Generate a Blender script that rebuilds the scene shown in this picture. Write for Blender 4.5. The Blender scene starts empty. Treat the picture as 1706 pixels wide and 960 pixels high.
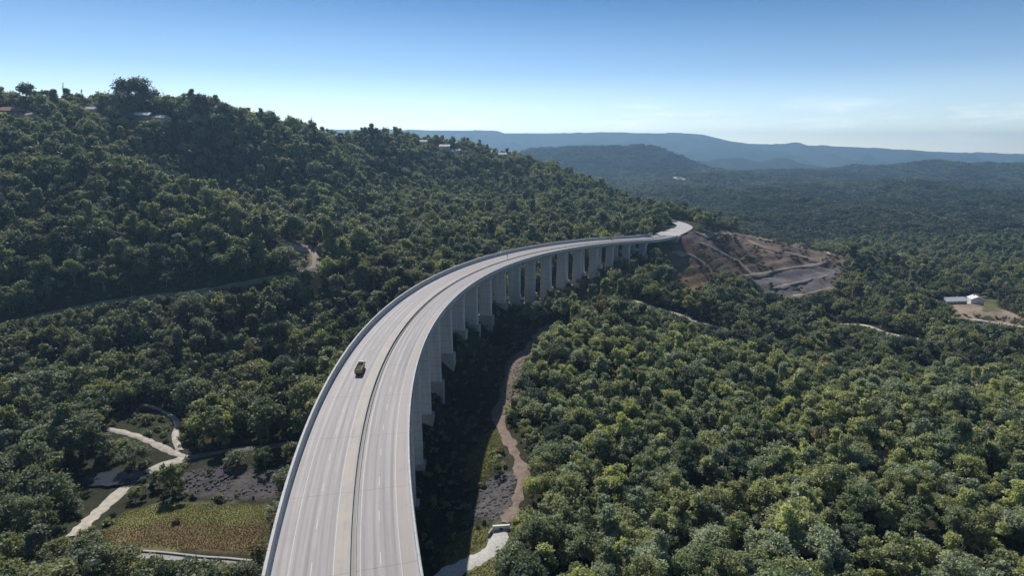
import bpy, bmesh, math, random
import numpy as np
from mathutils import Vector, Matrix

random.seed(11)
rng = np.random.default_rng(11)
scene = bpy.context.scene
C = scene.collection
R = math.radians

# ------------------------------------------------------------------ camera model
CAMZ = 130.0
F, CX, CY = 965.2, 853.0, 480.0
PITCH = math.atan2(CY - 250.1, F)
cp, sp = math.cos(PITCH), math.sin(PITCH)
SUN_AZ, SUN_EL = R(-22), R(44)


def unproj(px, py, d):
    """photo pixel at depth d along the view axis -> world x, y, z"""
    up = (CY - py) / F
    return ((px - CX) / F * d, d * (cp + up * sp), CAMZ + d * (-sp + up * cp))


def proj(x, y, z):
    z = z - CAMZ
    d = y * cp - z * sp
    up = y * sp + z * cp
    return CX + F * x / d, CY - F * up / d, d


# ------------------------------------------------------------------ noise
_LAT = np.random.default_rng(3).random((256, 256))


def vnoise(x, y):
    x = np.asarray(x, float); y = np.asarray(y, float)
    xi = np.floor(x).astype(int); yi = np.floor(y).astype(int)
    fx = x - xi; fy = y - yi
    fx = fx * fx * (3 - 2 * fx); fy = fy * fy * (3 - 2 * fy)
    g = lambda a, b: _LAT[a & 255, b & 255]
    return ((g(xi, yi) * (1 - fx) + g(xi + 1, yi) * fx) * (1 - fy)
            + (g(xi, yi + 1) * (1 - fx) + g(xi + 1, yi + 1) * fx) * fy) * 2 - 1


def fbm(x, y, o=4):
    a, s, t = 1.0, 0.0, 0.0
    for k in range(o):
        s = s + a * vnoise(x * 2 ** k + 17.3 * k, y * 2 ** k - 9.1 * k); t += a; a *= .5
    return s / t


def sstep(a, b, x):
    t = np.clip((x - a) / (b - a), 0, 1)
    return t * t * (3 - 2 * t)


# ------------------------------------------------------------------ viaduct axis
K0, K1, K2 = 0.00177, 0.00562e-3, -0.01973e-6
S = np.arange(-160, 700, 1.0)
_th = -0.29645 + K0 * S + K1 * S ** 2 / 2 + K2 * S ** 3 / 6
_th = np.where(S > 500, np.interp(S, [500, 530, 562, 640, 700], [R(50.5), R(48), R(27), R(24), R(24)]), _th)
_i0 = int(np.argmin(np.abs(S)))
_xs = np.concatenate([[0], np.cumsum(np.sin((_th[1:] + _th[:-1]) / 2))])
_ys = np.concatenate([[0], np.cumsum(np.cos((_th[1:] + _th[:-1]) / 2))])
_xs = _xs - _xs[_i0] - 20.07; _ys = _ys - _ys[_i0] + 60
_zs = CAMZ - 68.66 + 0.02394 * S - 0.08543e-3 * S ** 2
_zs = np.where(S > 520, np.interp(S, [520, 560, 620, 700], [_zs[np.argmin(abs(S - 520))], CAMZ - 79.7, CAMZ - 80, CAMZ - 82]), _zs)
S_END = 556.0


def axis(s, lat=0.0):
    x = np.interp(s, S, _xs); y = np.interp(s, S, _ys); z = np.interp(s, S, _zs); t = np.interp(s, S, _th)
    return x + np.cos(t) * lat, y - np.sin(t) * lat, z, t


PIER_S = [155.6 + 23.36 * k for k in range(-6, 16)]
PIER_BASE = {0: -102, 1: -96, 2: -92, 3: -89, 4: -89, 5: -89, 6: -92, 7: -98, 8: -104, 9: -106, 10: -106, 11: -104, 12: -102, 13: -99, 14: -95, 15: -91}

# ------------------------------------------------------------------ terrain control points (photo pixel, depth, metres below what shows there)
CTRL = []


def g(px, py, d, h=0.0):
    x, y, z = unproj(px, py, d)
    CTRL.append((x, y, z - h))


for a in [  # skyline of the left range
    (0, 165, 520, 11), (120, 165, 530, 10), (230, 172, 540, 10), (330, 168, 560, 11), (450, 205, 600, 11), (520, 218, 640, 10), (640, 226, 760, 10),
    (700, 232, 850, 9), (740, 244, 860, 2), (790, 246, 880, 9), (842, 262, 925, 2), (870, 266, 930, 9), (960, 292, 880, 11), (1050, 332, 790, 11), (1105, 368, 660, 10),
    (230, 178, 600, 11), (330, 178, 610, 12), (400, 192, 640, 12), (450, 212, 665, 12), (520, 226, 710, 12), (0, 190, 700, 11), (120, 192, 700, 11), (230, 196, 700, 11), (330, 200, 740, 11), (450, 232, 800, 11), (560, 246, 850, 11), (640, 246, 950, 11), (760, 268, 1000, 11),
    # spur on the left and the slopes behind it
    (0, 225, 425, 11), (150, 262, 435, 10), (300, 306, 430, 8), (230, 282, 430, 8), (400, 346, 415, 8), (480, 386, 400, 8), (400, 290, 520, 17), (250, 232, 510, 17), (330, 300, 480, 22), (470, 360, 450, 20),
    (550, 320, 560, 11), (640, 300, 680, 11), (780, 300, 800, 11),
    (640, 400, 430, 11), (560, 375, 470, 11), (700, 330, 620, 11), (850, 335, 680, 11), (950, 365, 590, 11), (820, 392, 500, 11), (720, 440, 385, 11), (600, 440, 380, 11), (1030, 375, 610, 11),
    # dark slope above the bench track
    (150, 420, 350, 11), (350, 420, 368, 11), (150, 340, 388, 11), (330, 360, 392, 11), (20, 420, 338, 11), (20, 330, 378, 11), (510, 430, 385, 0),
    # bench track
    (130, 514, 330, 0), (0, 541, 310, 0), (300, 490, 348, 0), (450, 465, 368, 0),
    # below the bench
    (250, 565, 300, 11), (450, 565, 318, 11), (100, 640, 250, 11), (400, 650, 268, 11), (520, 610, 300, 11), (580, 520, 350, 11), (20, 600, 270, 11),
    # low ground at the bottom left
    (300, 760, 218, 0), (480, 740, 219, 0), (330, 880, 176, 0), (420, 880, 176, 0), (180, 800, 205, 0), (50, 900, 150, 11), (340, 940, 161, 0), (200, 700, 238, 0), (60, 780, 200, 8), (-100, 760, 210, 8),
    # dirt track and gully right of the viaduct
    (905, 545, 353, 0), (875, 590, 315, 0), (830, 680, 258, 0), (870, 790, 206, 0), (840, 900, 173, 0), (760, 950, 160, 0), (800, 600, 335, 0), (760, 700, 262, 0), (740, 820, 200, 0),
    # spur and knoll on the right
    (950, 650, 250, 11), (1000, 535, 312, 11), (930, 515, 345, 11), (1100, 570, 300, 11), (1100, 700, 225, 11), (1200, 645, 262, 11), (1000, 900, 150, 11), (1300, 800, 185, 11), (1600, 800, 185, 11), (1450, 650, 256, 11), (1690, 655, 258, 11), (1350, 900, 155, 11), (1700, 930, 150, 11), (1100, 800, 190, 11), (1300, 660, 262, 11),
    # hollow behind it
    (1400, 600, 335, 11), (1600, 600, 345, 11), (1250, 570, 370, 11), (1060, 505, 430, 0), (1130, 522, 425, 0), (1200, 548, 415, 0), (1350, 520, 480, 11), (1450, 545, 440, 0), (1500, 562, 420, 0), (1605, 507, 520, 0), (1650, 535, 470, 0), (1500, 480, 560, 11), (1650, 450, 640, 11), (1450, 425, 800, 11), (1600, 420, 850, 11), (1706, 500, 540, 11),
    # bare earthworks at the end of the viaduct
    (1040, 450, 470, 11), (1150, 470, 490, 0), (1110, 450, 500, 0), (1250, 400, 680, 0), (1250, 470, 555, 0), (1300, 400, 720, 0), (1390, 435, 640, 0), (1290, 480, 545, 0), (1380, 492, 535, 0), (1180, 400, 600, 0), (1140, 430, 535, 0), (1320, 440, 610, 0),
]:
    g(*a)
for k, zb in PIER_BASE.items():
    x, y, z, t = axis(PIER_S[k + 6], 3.0)
    CTRL.append((float(x), float(y), CAMZ + zb - 1.0))
for k in range(-6, 0):
    x, y, z, t = axis(PIER_S[k + 6], 0.0)
    CTRL.append((float(x), float(y), CAMZ - 112.0))
_e = [axis(553)[:2], axis(558)[:2]] + [unproj(px, py, d)[:2] for px, py, d in ((1120, 390, 572), (1136, 383, 600), (1142, 378, 622), (1134, 373, 648), (1118, 369, 674), (1095, 366, 690), (1060, 364, 700))]
_e = np.array(_e, float)
ROAD_END = []
for i in range(1, len(_e) - 1):
    a_, b_, c_, d_ = _e[i - 1], _e[i], _e[i + 1], _e[min(i + 2, len(_e) - 1)]
    for t in np.arange(0, 1, 1 / 6): ROAD_END.append(0.5 * (2 * b_ + (c_ - a_) * t + (2 * a_ - 5 * b_ + 4 * c_ - d_) * t * t + (3 * b_ - a_ - 3 * c_ + d_) * t ** 3))
ROAD_END = np.array(ROAD_END)
for i in range(2, len(ROAD_END), 5):
    t_ = ROAD_END[min(i + 1, len(ROAD_END) - 1)] - ROAD_END[i - 1]; t_ /= np.hypot(*t_)
    for lat in (-15, 0, 15): CTRL.append((ROAD_END[i, 0] + t_[1] * lat, ROAD_END[i, 1] - t_[0] * lat, CAMZ - 80.2))
for s in ():
    for lat in (-20, 0, 18):
        x, y, z, t = axis(s, lat)
        CTRL.append((float(x), float(y), float(z) - 0.8 + (3 if lat < 0 and s > 600 else 0)))
for x, y, z in [(-200, 60, -108), (0, 60, -114), (200, 60, -112), (-420, 150, -80), (-520, 300, -30), (-600, 450, 12), (-700, 600, 12), (-500, 780, 5), (-350, 950, -4), (-700, 1000, 0), (-100, 1150, -30),
                (400, 120, -118), (550, 250, -135), (650, 450, -145), (750, 700, -148), (600, 900, -150), (350, 900, -148), (250, 1000, -148), (150, 1100, -140), (900, 200, -140), (-900, 200, 0), (-300, -100, -100), (300, -100, -112), (900, 1000, -150)]:
    CTRL.append((x, y, CAMZ + z))
CT = np.array(CTRL)


def _U(r2):
    return 0.5 * r2 * np.log(r2 + 1e-9)


_P = CT[:, :2] / 100.0
_n = len(CT)
_K = _U(((_P[:, None] - _P[None]) ** 2).sum(-1)) + np.eye(_n) * 0.012
_A = np.zeros((_n + 3, _n + 3)); _A[:_n, :_n] = _K; _A[:_n, _n] = 1; _A[:_n, _n + 1:] = _P; _A[_n, :_n] = 1; _A[_n + 1:, :_n] = _P.T
_W = np.linalg.solve(_A, np.concatenate([CT[:, 2], [0, 0, 0]]))


def height(x, y):
    x = np.atleast_1d(np.asarray(x, float)); y = np.atleast_1d(np.asarray(y, float))
    sh = x.shape; xf = x.ravel(); yf = y.ravel(); out = np.empty_like(xf)
    for a in range(0, len(xf), 20000):
        X = np.clip(xf[a:a + 20000], -900, 1000) / 100; Y = np.clip(yf[a:a + 20000], -100, 1200) / 100
        r2 = (X[:, None] - _P[None, :, 0]) ** 2 + (Y[:, None] - _P[None, :, 1]) ** 2
        out[a:a + 20000] = _U(r2) @ _W[:_n] + _W[_n] + X * _W[_n + 1] + Y * _W[_n + 2]
    near = np.clip(out, CAMZ - 160, CAMZ + 60)
    # small relief that leaves built ground alone
    hs = sstep(CAMZ - 100, CAMZ - 60, near)
    near = near + hs * 3.5 * fbm(xf / 60, yf / 60, 3) + 0.5 * fbm(xf / 12, yf / 12, 2) + (1 - hs) * 2.2 * fbm(xf / 48 + 4, yf / 48, 2) * sstep(20, 70, np.abs(xf - np.interp(yf, _ys, _xs)))
    r = np.hypot(xf, yf)
    east = CAMZ - 152 + 24 * fbm(xf / 420, yf / 420, 3) * sstep(900, 1600, r) + 26 * sstep(1700, 3300, yf) * (0.6 + 0.8 * fbm(xf / 900 + 3, yf / 900, 2)) \
        + 26 * np.exp(-((xf - 2350) / 420) ** 2 - ((yf - 3100) / 420) ** 2)
    east = east + 52 * np.abs(fbm(xf / 260 + 7, yf / 300, 3)) * sstep(1000, 1600, r)
    east = np.where(yf > 3600, east + (CAMZ - 165 - east) * sstep(3600, 4300, yf), east)
    plat = CAMZ - 12 + 10 * fbm(xf / 300, yf / 300, 3)
    far = plat + (east - plat) * sstep(-330, -60, xf + 0.02 * yf)
    far = far + (CAMZ - 165 - far) * sstep(5000, 9000, r)
    w = sstep(1000, 1300, np.maximum(r, np.abs(xf) * 1.35))
    return (near * (1 - w) + far * w).reshape(sh)


def h1(x, y):
    return float(height(x, y)[0])


def hit(px, py, dmax=4000.0):
    """the point of the ground seen at a photo pixel"""
    ds = np.geomspace(70, dmax, 900)
    x, y, z = unproj(px, py, ds)
    below = np.nonzero(z < height(x, y))[0]
    if len(below) == 0:
        x, y, z = unproj(px, py, dmax); return Vector((x, y, h1(x, y)))
    i = below[0]; a, b = ds[max(i - 1, 0)], ds[i]
    dd = np.linspace(a, b, 40); x, y, z = unproj(px, py, dd)
    j = np.nonzero(z < height(x, y))[0]; j = j[0] if len(j) else 39
    return Vector((float(x[j]), float(y[j]), h1(x[j], y[j])))


# ------------------------------------------------------------------ mesh helpers
def obj(name, verts, faces, mat, parent=None, smooth=False, mats=None, midx=None):
    me = bpy.data.meshes.new(name)
    me.from_pydata([tuple(v) for v in verts], [], faces)
    for m in (mats or [mat]):
        me.materials.append(m)
    if midx is not None:
        me.polygons.foreach_set('material_index', np.asarray(midx, dtype=np.int32))
    if smooth:
        me.polygons.foreach_set('use_smooth', [True] * len(me.polygons))
    me.update()
    o = bpy.data.objects.new(name, me); C.objects.link(o)
    if parent: o.parent = parent
    return o


class MB:
    """collects shapes for one mesh"""
    def __init__(s): s.v = []; s.f = []
    def add(s, v, f):
        n = len(s.v); s.v += [tuple(p) for p in v]; s.f += [tuple(i + n for i in q) for q in f]; return s
    def box(s, x0, x1, y0, y1, z0, z1, M=None):
        v = [Vector(p) for p in ((x0, y0, z0), (x1, y0, z0), (x1, y1, z0), (x0, y1, z0), (x0, y0, z1), (x1, y0, z1), (x1, y1, z1), (x0, y1, z1))]
        if M is not None: v = [M @ p for p in v]
        return s.add(v, [(3, 2, 1, 0), (4, 5, 6, 7), (0, 1, 5, 4), (1, 2, 6, 5), (2, 3, 7, 6), (3, 0, 4, 7)])
    def frustum(s, b, t, z0, z1):
        v = [(b[0], b[2], z0), (b[1], b[2], z0), (b[1], b[3], z0), (b[0], b[3], z0), (t[0], t[2], z1), (t[1], t[2], z1), (t[1], t[3], z1), (t[0], t[3], z1)]
        return s.add(v, [(3, 2, 1, 0), (4, 5, 6, 7), (0, 1, 5, 4), (1, 2, 6, 5), (2, 3, 7, 6), (3, 0, 4, 7)])
    def tube(s, a, b, ra, rb, n=8):
        a = Vector(a); b = Vector(b); q = (b - a).to_track_quat('Z', 'Y')
        v = []
        for p, r in ((a, ra), (b, rb)):
            for k in range(n):
                t = 2 * math.pi * k / n
                v.append(p + q @ Vector((math.cos(t) * r, math.sin(t) * r, 0)))
        f = [(k, (k + 1) % n, n + (k + 1) % n, n + k) for k in range(n)] + [tuple(range(n - 1, -1, -1)), tuple(range(n, 2 * n))]
        return s.add(v, f)
    def build(s, name, mat, parent=None, smooth=False): return obj(name, s.v, s.f, mat, parent, smooth)


def tag(o, label=None, cat=None, group=None, kind=None):
    if label: o['label'] = label
    if cat: o['category'] = cat
    if group: o['group'] = group
    if kind: o['kind'] = kind
    return o


def empty(name, loc=(0, 0, 0), rz=0.0):
    o = bpy.data.objects.new(name, None); C.objects.link(o)
    o.location = loc; o.rotation_euler = (0, 0, rz); o.empty_display_size = 0.5
    return o


# ------------------------------------------------------------------ materials
def new_mat(name):
    m = bpy.data.materials.new(name); m.use_nodes = True
    nt = m.node_tree; b = nt.nodes['Principled BSDF']
    return m, nt, b


def N(nt, t, **kw):
    n = nt.nodes.new(t)
    for k, v in kw.items():
        if k.startswith('i_'):
            key = k[2:]; n.inputs[int(key) if key.isdigit() else key.replace('_', ' ')].default_value = v
        else: setattr(n, k, v)
    return n


def ramp(nt, fac, stops):
    r = nt.nodes.new('ShaderNodeValToRGB'); e = r.color_ramp.elements
    while len(e) < len(stops): e.new(0.5)
    for q, (p, c) in zip(e, stops): q.position = p; q.color = (*c, 1)
    nt.links.new(fac, r.inputs[0]); return r.outputs[0]


def mix(nt, fac, a, b, mode='MIX'):
    m = nt.nodes.new('ShaderNodeMix'); m.data_type = 'RGBA'; m.blend_type = mode
    for s, v in ((m.inputs[0], fac), (m.inputs[6], a), (m.inputs[7], b)):
        if hasattr(v, 'links'): nt.links.new(v, s)
        elif isinstance(v, (int, float)): s.default_value = v
        else: s.default_value = (*v, 1)
    return m.outputs[2]


def noisy(name, c1, c2, scale, rough=0.8, bump=0.0, detail=6, spec=0.3):
    m, nt, b = new_mat(name)
    tc = N(nt, 'ShaderNodeTexCoord'); n = N(nt, 'ShaderNodeTexNoise', i_Scale=scale, i_Detail=detail, i_Roughness=0.65)
    nt.links.new(tc.outputs['Object'], n.inputs['Vector'])
    nt.links.new(ramp(nt, n.outputs[0], [(0.3, c1), (0.7, c2)]), b.inputs['Base Color'])
    b.inputs['Roughness'].default_value = rough; b.inputs['Specular IOR Level'].default_value = spec
    if bump:
        bp = N(nt, 'ShaderNodeBump', i_Strength=bump, i_Distance=0.3); nt.links.new(n.outputs[0], bp.inputs['Height']); nt.links.new(bp.outputs[0], b.inputs['Normal'])
    return m


def foliage(name, dark=(0.5, 0.55, 0.5)):
    m, nt, b = new_mat(name)
    at = N(nt, 'ShaderNodeAttribute', attribute_type='INSTANCER', attribute_name='tint')
    tc = N(nt, 'ShaderNodeTexCoord')
    n = N(nt, 'ShaderNodeTexNoise', i_Scale=0.35, i_Detail=3.0); nt.links.new(tc.outputs['Object'], n.inputs['Vector'])
    n2 = N(nt, 'ShaderNodeTexNoise', i_Scale=2.2, i_Detail=2.0); nt.links.new(tc.outputs['Object'], n2.inputs['Vector'])
    c = mix(nt, 1.0, at.outputs['Color'], ramp(nt, n.outputs[0], [(0.32, (0.62, 0.66, 0.66)), (0.68, (1.3, 1.25, 1.1))]), 'MULTIPLY')
    c = mix(nt, 1.0, c, ramp(nt, n2.outputs[0], [(0.3, (0.65, 0.67, 0.62)), (0.7, (1.35, 1.35, 1.3))]), 'MULTIPLY')
    nt.links.new(c, b.inputs['Base Color'])
    b.inputs['Roughness'].default_value = 0.55; b.inputs['Specular IOR Level'].default_value = 0.34
    tr = N(nt, 'ShaderNodeBsdfTranslucent'); nt.links.new(mix(nt, 1.0, c, (1.12, 1.16, 0.68), 'MULTIPLY'), tr.inputs['Color'])
    mx = N(nt, 'ShaderNodeMixShader', i_0=0.42)
    nt.links.new(b.outputs[0], mx.inputs[1]); nt.links.new(tr.outputs[0], mx.inputs[2])
    nt.links.new(mx.outputs[0], nt.nodes['Material Output'].inputs['Surface'])
    return m


M_LEAF = foliage('foliage')
M_BARK = noisy('bark', (0.16, 0.13, 0.10), (0.42, 0.38, 0.33), 1.5, 0.85)
M_CONC = noisy('concrete', (0.30, 0.29, 0.28), (0.42, 0.405, 0.39), 0.35, 0.75, 0.05)
M_PAINT = noisy('road_paint', (0.40, 0.39, 0.38), (0.54, 0.53, 0.515), 0.8, 0.6)
M_TRACK = noisy('pale_gravel', (0.33, 0.295, 0.25), (0.60, 0.55, 0.47), 0.5, 0.9, 0.3)
M_EARTH = noisy('brown_earth', (0.16, 0.115, 0.09), (0.30, 0.23, 0.185), 0.4, 0.95, 0.3)
M_PALE = noisy('pale_concrete', (0.30, 0.30, 0.285), (0.46, 0.45, 0.42), 0.8, 0.7)
M_DARK = noisy('dark_steel_and_gap_shade', (0.03, 0.03, 0.032), (0.06, 0.055, 0.05), 2, 0.5)
M_RUBBER = noisy('rubber', (0.018, 0.018, 0.018), (0.03, 0.03, 0.03), 6, 0.8)
M_WHITE = noisy('white_paint', (0.74, 0.74, 0.71), (0.82, 0.82, 0.79), 1.0, 0.35)
M_OLIVE = noisy('olive_paint', (0.30, 0.255, 0.10), (0.42, 0.36, 0.15), 1.4, 0.5)
M_GLASS = noisy('window_glass', (0.02, 0.025, 0.03), (0.035, 0.04, 0.05), 1, 0.08, spec=0.6)
M_RED = noisy('red_lamp', (0.35, 0.02, 0.02), (0.4, 0.03, 0.02), 1, 0.3)
M_LOAD = noisy('dark_load', (0.03, 0.026, 0.02), (0.11, 0.095, 0.07), 2.5, 0.95, 0.6)
M_CREAM = noisy('cream_wall', (0.52, 0.47, 0.40), (0.62, 0.57, 0.49), 0.8, 0.8)
M_BRICK = noisy('brick_wall', (0.24, 0.13, 0.10), (0.34, 0.19, 0.15), 1.2, 0.85)
M_ROOFW = noisy('white_roof', (0.70, 0.70, 0.70), (0.80, 0.80, 0.80), 0.6, 0.4)
M_ROOFR = noisy('red_roof', (0.24, 0.10, 0.09), (0.36, 0.17, 0.15), 0.8, 0.7)
M_ROOFG = noisy('grey_roof', (0.30, 0.30, 0.32), (0.42, 0.42, 0.43), 0.8, 0.6)
M_ROCK = noisy('rock', (0.07, 0.063, 0.068), (0.17, 0.155, 0.155), 0.8, 0.9, 0.5)
M_WATER, _nt, _b = new_mat('pond_water'); _b.inputs['Base Color'].default_value = (0.02, 0.03, 0.045, 1); _b.inputs['Roughness'].default_value = 0.25; _b.inputs['Specular IOR Level'].default_value = 0.15
_n1 = N(_nt, 'ShaderNodeTexNoise', i_Scale=1.5, i_Detail=4.0); _bp = N(_nt, 'ShaderNodeBump', i_Strength=0.12, i_Distance=0.1)
_tc = N(_nt, 'ShaderNodeTexCoord'); _nt.links.new(_tc.outputs['Object'], _n1.inputs['Vector']); _nt.links.new(_n1.outputs[0], _bp.inputs['Height']); _nt.links.new(_bp.outputs[0], _b.inputs['Normal'])


def jointed(name, c1, c2, gap, vertical):
    m, nt, b = new_mat(name)
    tc = N(nt, 'ShaderNodeTexCoord'); mp = N(nt, 'ShaderNodeMapping'); mp.inputs['Scale'].default_value = (0.9, 0.9, 0.07); nt.links.new(tc.outputs['Object'], mp.inputs[0])
    n = N(nt, 'ShaderNodeTexNoise', i_Scale=1.0, i_Detail=6.0, i_Roughness=0.7); nt.links.new(mp.outputs[0], n.inputs['Vector'])
    c = ramp(nt, n.outputs[0], [(0.28, c1), (0.68, c2)])
    sep = N(nt, 'ShaderNodeSeparateXYZ')
    if vertical: nt.links.new(tc.outputs['Object'], sep.inputs[0]); src = sep.outputs[2]
    else:
        uv = N(nt, 'ShaderNodeUVMap', uv_map='lane'); nt.links.new(uv.outputs[0], sep.inputs[0]); src = sep.outputs[1]
    pg = N(nt, 'ShaderNodeMath', operation='PINGPONG'); pg.inputs[1].default_value = gap / 2; nt.links.new(src, pg.inputs[0])
    lt = N(nt, 'ShaderNodeMath', operation='LESS_THAN'); lt.inputs[1].default_value = 0.06; nt.links.new(pg.outputs[0], lt.inputs[0])
    c = mix(nt, lt.outputs[0], c, mix(nt, 1.0, c, (0.55, 0.55, 0.55), 'MULTIPLY'))
    nt.links.new(c, b.inputs['Base Color']); b.inputs['Roughness'].default_value = 0.8; b.inputs['Specular IOR Level'].default_value = 0.25
    return m


def pavement(name, shoulder, wear):
    """grey pavement; uv = (metres across, metres along); shoulder = [(from, to, colour)] real dust and seal strips"""
    m, nt, b = new_mat(name)
    uv = N(nt, 'ShaderNodeUVMap', uv_map='lane')
    sep = N(nt, 'ShaderNodeSeparateXYZ'); nt.links.new(uv.outputs[0], sep.inputs[0])
    mp = N(nt, 'ShaderNodeMapping'); mp.inputs['Scale'].default_value = (1.6, 0.02, 1); nt.links.new(uv.outputs[0], mp.inputs[0])
    st = N(nt, 'ShaderNodeTexNoise', i_Scale=1.0, i_Detail=5.0); nt.links.new(mp.outputs[0], st.inputs['Vector'])
    pt = N(nt, 'ShaderNodeTexNoise', i_Scale=0.12, i_Detail=6.0, i_Roughness=0.7); nt.links.new(uv.outputs[0], pt.inputs['Vector'])
    c = ramp(nt, st.outputs[0], [(0.28, (0.22, 0.20, 0.205)), (0.5, (0.30, 0.276, 0.278)), (0.74, (0.39, 0.362, 0.357))])
    c = mix(nt, 1.0, c, ramp(nt, pt.outputs[0], [(0.3, (0.86, 0.86, 0.87)), (0.7, (1.1, 1.09, 1.07))]), 'MULTIPLY')
    def band(a, bb, soft):
        lo = N(nt, 'ShaderNodeMapRange', interpolation_type='SMOOTHSTEP'); lo.inputs[1].default_value = a - soft; lo.inputs[2].default_value = a + soft
        hi = N(nt, 'ShaderNodeMapRange', interpolation_type='SMOOTHSTEP'); hi.inputs[1].default_value = bb - soft; hi.inputs[2].default_value = bb + soft
        hi.inputs[3].default_value = 1; hi.inputs[4].default_value = 0
        for q in (lo, hi): nt.links.new(sep.outputs[0], q.inputs[0])
        mu = N(nt, 'ShaderNodeMath', operation='MULTIPLY'); nt.links.new(lo.outputs[0], mu.inputs[0]); nt.links.new(hi.outputs[0], mu.inputs[1])
        m2 = N(nt, 'ShaderNodeMath', operation='MULTIPLY'); nt.links.new(mu.outputs[0], m2.inputs[0])
        sc = N(nt, 'ShaderNodeMapRange'); sc.inputs[1].default_value = 0.25; sc.inputs[2].default_value = 0.6; nt.links.new(pt.outputs[0], sc.inputs[0])
        nt.links.new(sc.outputs[0], m2.inputs[1])
        return m2.outputs[0]
    for a, bb, col in shoulder: c = mix(nt, band(a, bb, 0.25), c, col)
    for a in wear: c = mix(nt, band(a - 0.35, a + 0.35, 0.3), c, mix(nt, 1.0, c, (0.68, 0.675, 0.68), 'MULTIPLY'))
    # construction joints across the deck
    jm = N(nt, 'ShaderNodeMath', operation='PINGPONG'); jm.inputs[1].default_value = 11.68; nt.links.new(sep.outputs[1], jm.inputs[0])
    jl = N(nt, 'ShaderNodeMath', operation='LESS_THAN'); jl.inputs[1].default_value = 0.12; nt.links.new(jm.outputs[0], jl.inputs[0])
    c = mix(nt, jl.outputs[0], c, mix(nt, 1.0, c, (0.72, 0.71, 0.7), 'MULTIPLY'))
    nt.links.new(c, b.inputs['Base Color'])
    b.inputs['Roughness'].default_value = 0.62; b.inputs['Specular IOR Level'].default_value = 0.35
    return m


M_PIER = jointed('pier_concrete', (0.48, 0.465, 0.46), (0.68, 0.66, 0.65), 3.6, True)
M_PARAPET = jointed('parapet_concrete', (0.42, 0.41, 0.40), (0.62, 0.61, 0.59), 5.84, False)
M_PAVE_L = pavement('pavement_with_dusty_median_shoulder', [(-3.0, -0.9, (0.37, 0.325, 0.265))], [-9.4, -7.6, -5.5, -3.8])
M_PAVE_R = pavement('pavement_with_brown_verge', [(8.1, 9.9, (0.32, 0.275, 0.25))], [1.9, 3.6, 5.4, 7.1])


def ground_mat():
    m, nt, b = new_mat('ground')
    at = N(nt, 'ShaderNodeAttribute', attribute_type='GEOMETRY', attribute_name='soil')
    tc = N(nt, 'ShaderNodeTexCoord')
    n = N(nt, 'ShaderNodeTexNoise', i_Scale=0.05, i_Detail=8.0, i_Roughness=0.7); nt.links.new(tc.outputs['Object'], n.inputs['Vector'])
    n2 = N(nt, 'ShaderNodeTexNoise', i_Scale=0.6, i_Detail=5.0, i_Roughness=0.75); nt.links.new(tc.outputs['Object'], n2.inputs['Vector'])
    c = mix(nt, 1.0, at.outputs['Color'], ramp(nt, n.outputs[0], [(0.3, (0.62, 0.62, 0.62)), (0.7, (1.35, 1.33, 1.3))]), 'MULTIPLY')
    c = mix(nt, 1.0, c, ramp(nt, n2.outputs[0], [(0.3, (0.6, 0.6, 0.6)), (0.7, (1.4, 1.4, 1.4))]), 'MULTIPLY')
    nt.links.new(c, b.inputs['Base Color']); b.inputs['Roughness'].default_value = 0.95; b.inputs['Specular IOR Level'].default_value = 0.1
    bp = N(nt, 'ShaderNodeBump', i_Strength=0.6, i_Distance=0.5); nt.links.new(n2.outputs[0], bp.inputs['Height']); nt.links.new(bp.outputs[0], b.inputs['Normal'])
    return m


M_GROUND = ground_mat()


def far_forest(name, c1, c2, scale):
    m, nt, b = new_mat(name)
    tc = N(nt, 'ShaderNodeTexCoord')
    n = N(nt, 'ShaderNodeTexNoise', i_Scale=scale, i_Detail=10.0, i_Roughness=0.72); nt.links.new(tc.outputs['Object'], n.inputs['Vector'])
    nt.links.new(ramp(nt, n.outputs[0], [(0.35, c1), (0.65, c2)]), b.inputs['Base Color'])
    b.inputs['Roughness'].default_value = 1; b.inputs['Specular IOR Level'].default_value = 0
    bp = N(nt, 'ShaderNodeBump', i_Strength=1.0, i_Distance=25.0); nt.links.new(n.outputs[0], bp.inputs['Height']); nt.links.new(bp.outputs[0], b.inputs['Normal'])
    return m


M_FARHILL = far_forest('far_forest_on_hill', (0.018, 0.024, 0.016), (0.055, 0.058, 0.034), 0.02)
M_RANGE = far_forest('far_forest_on_range', (0.02, 0.03, 0.02), (0.07, 0.075, 0.045), 0.004)

# ------------------------------------------------------------------ ground zones (polygons seen in the photograph, laid on the terrain)
def poly(pts): return np.array([hit(*p)[:2] for p in pts])


def inside(P, x, y):
    x = np.asarray(x); y = np.asarray(y); r = np.zeros(x.shape, bool); n = len(P)
    for i in range(n):
        x1, y1 = P[i]; x2, y2 = P[(i + 1) % n]
        c = ((y1 > y) != (y2 > y)) & (x < (x2 - x1) * (y - y1) / (y2 - y1 + 1e-12) + x1)
        r ^= c
    return r


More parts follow.
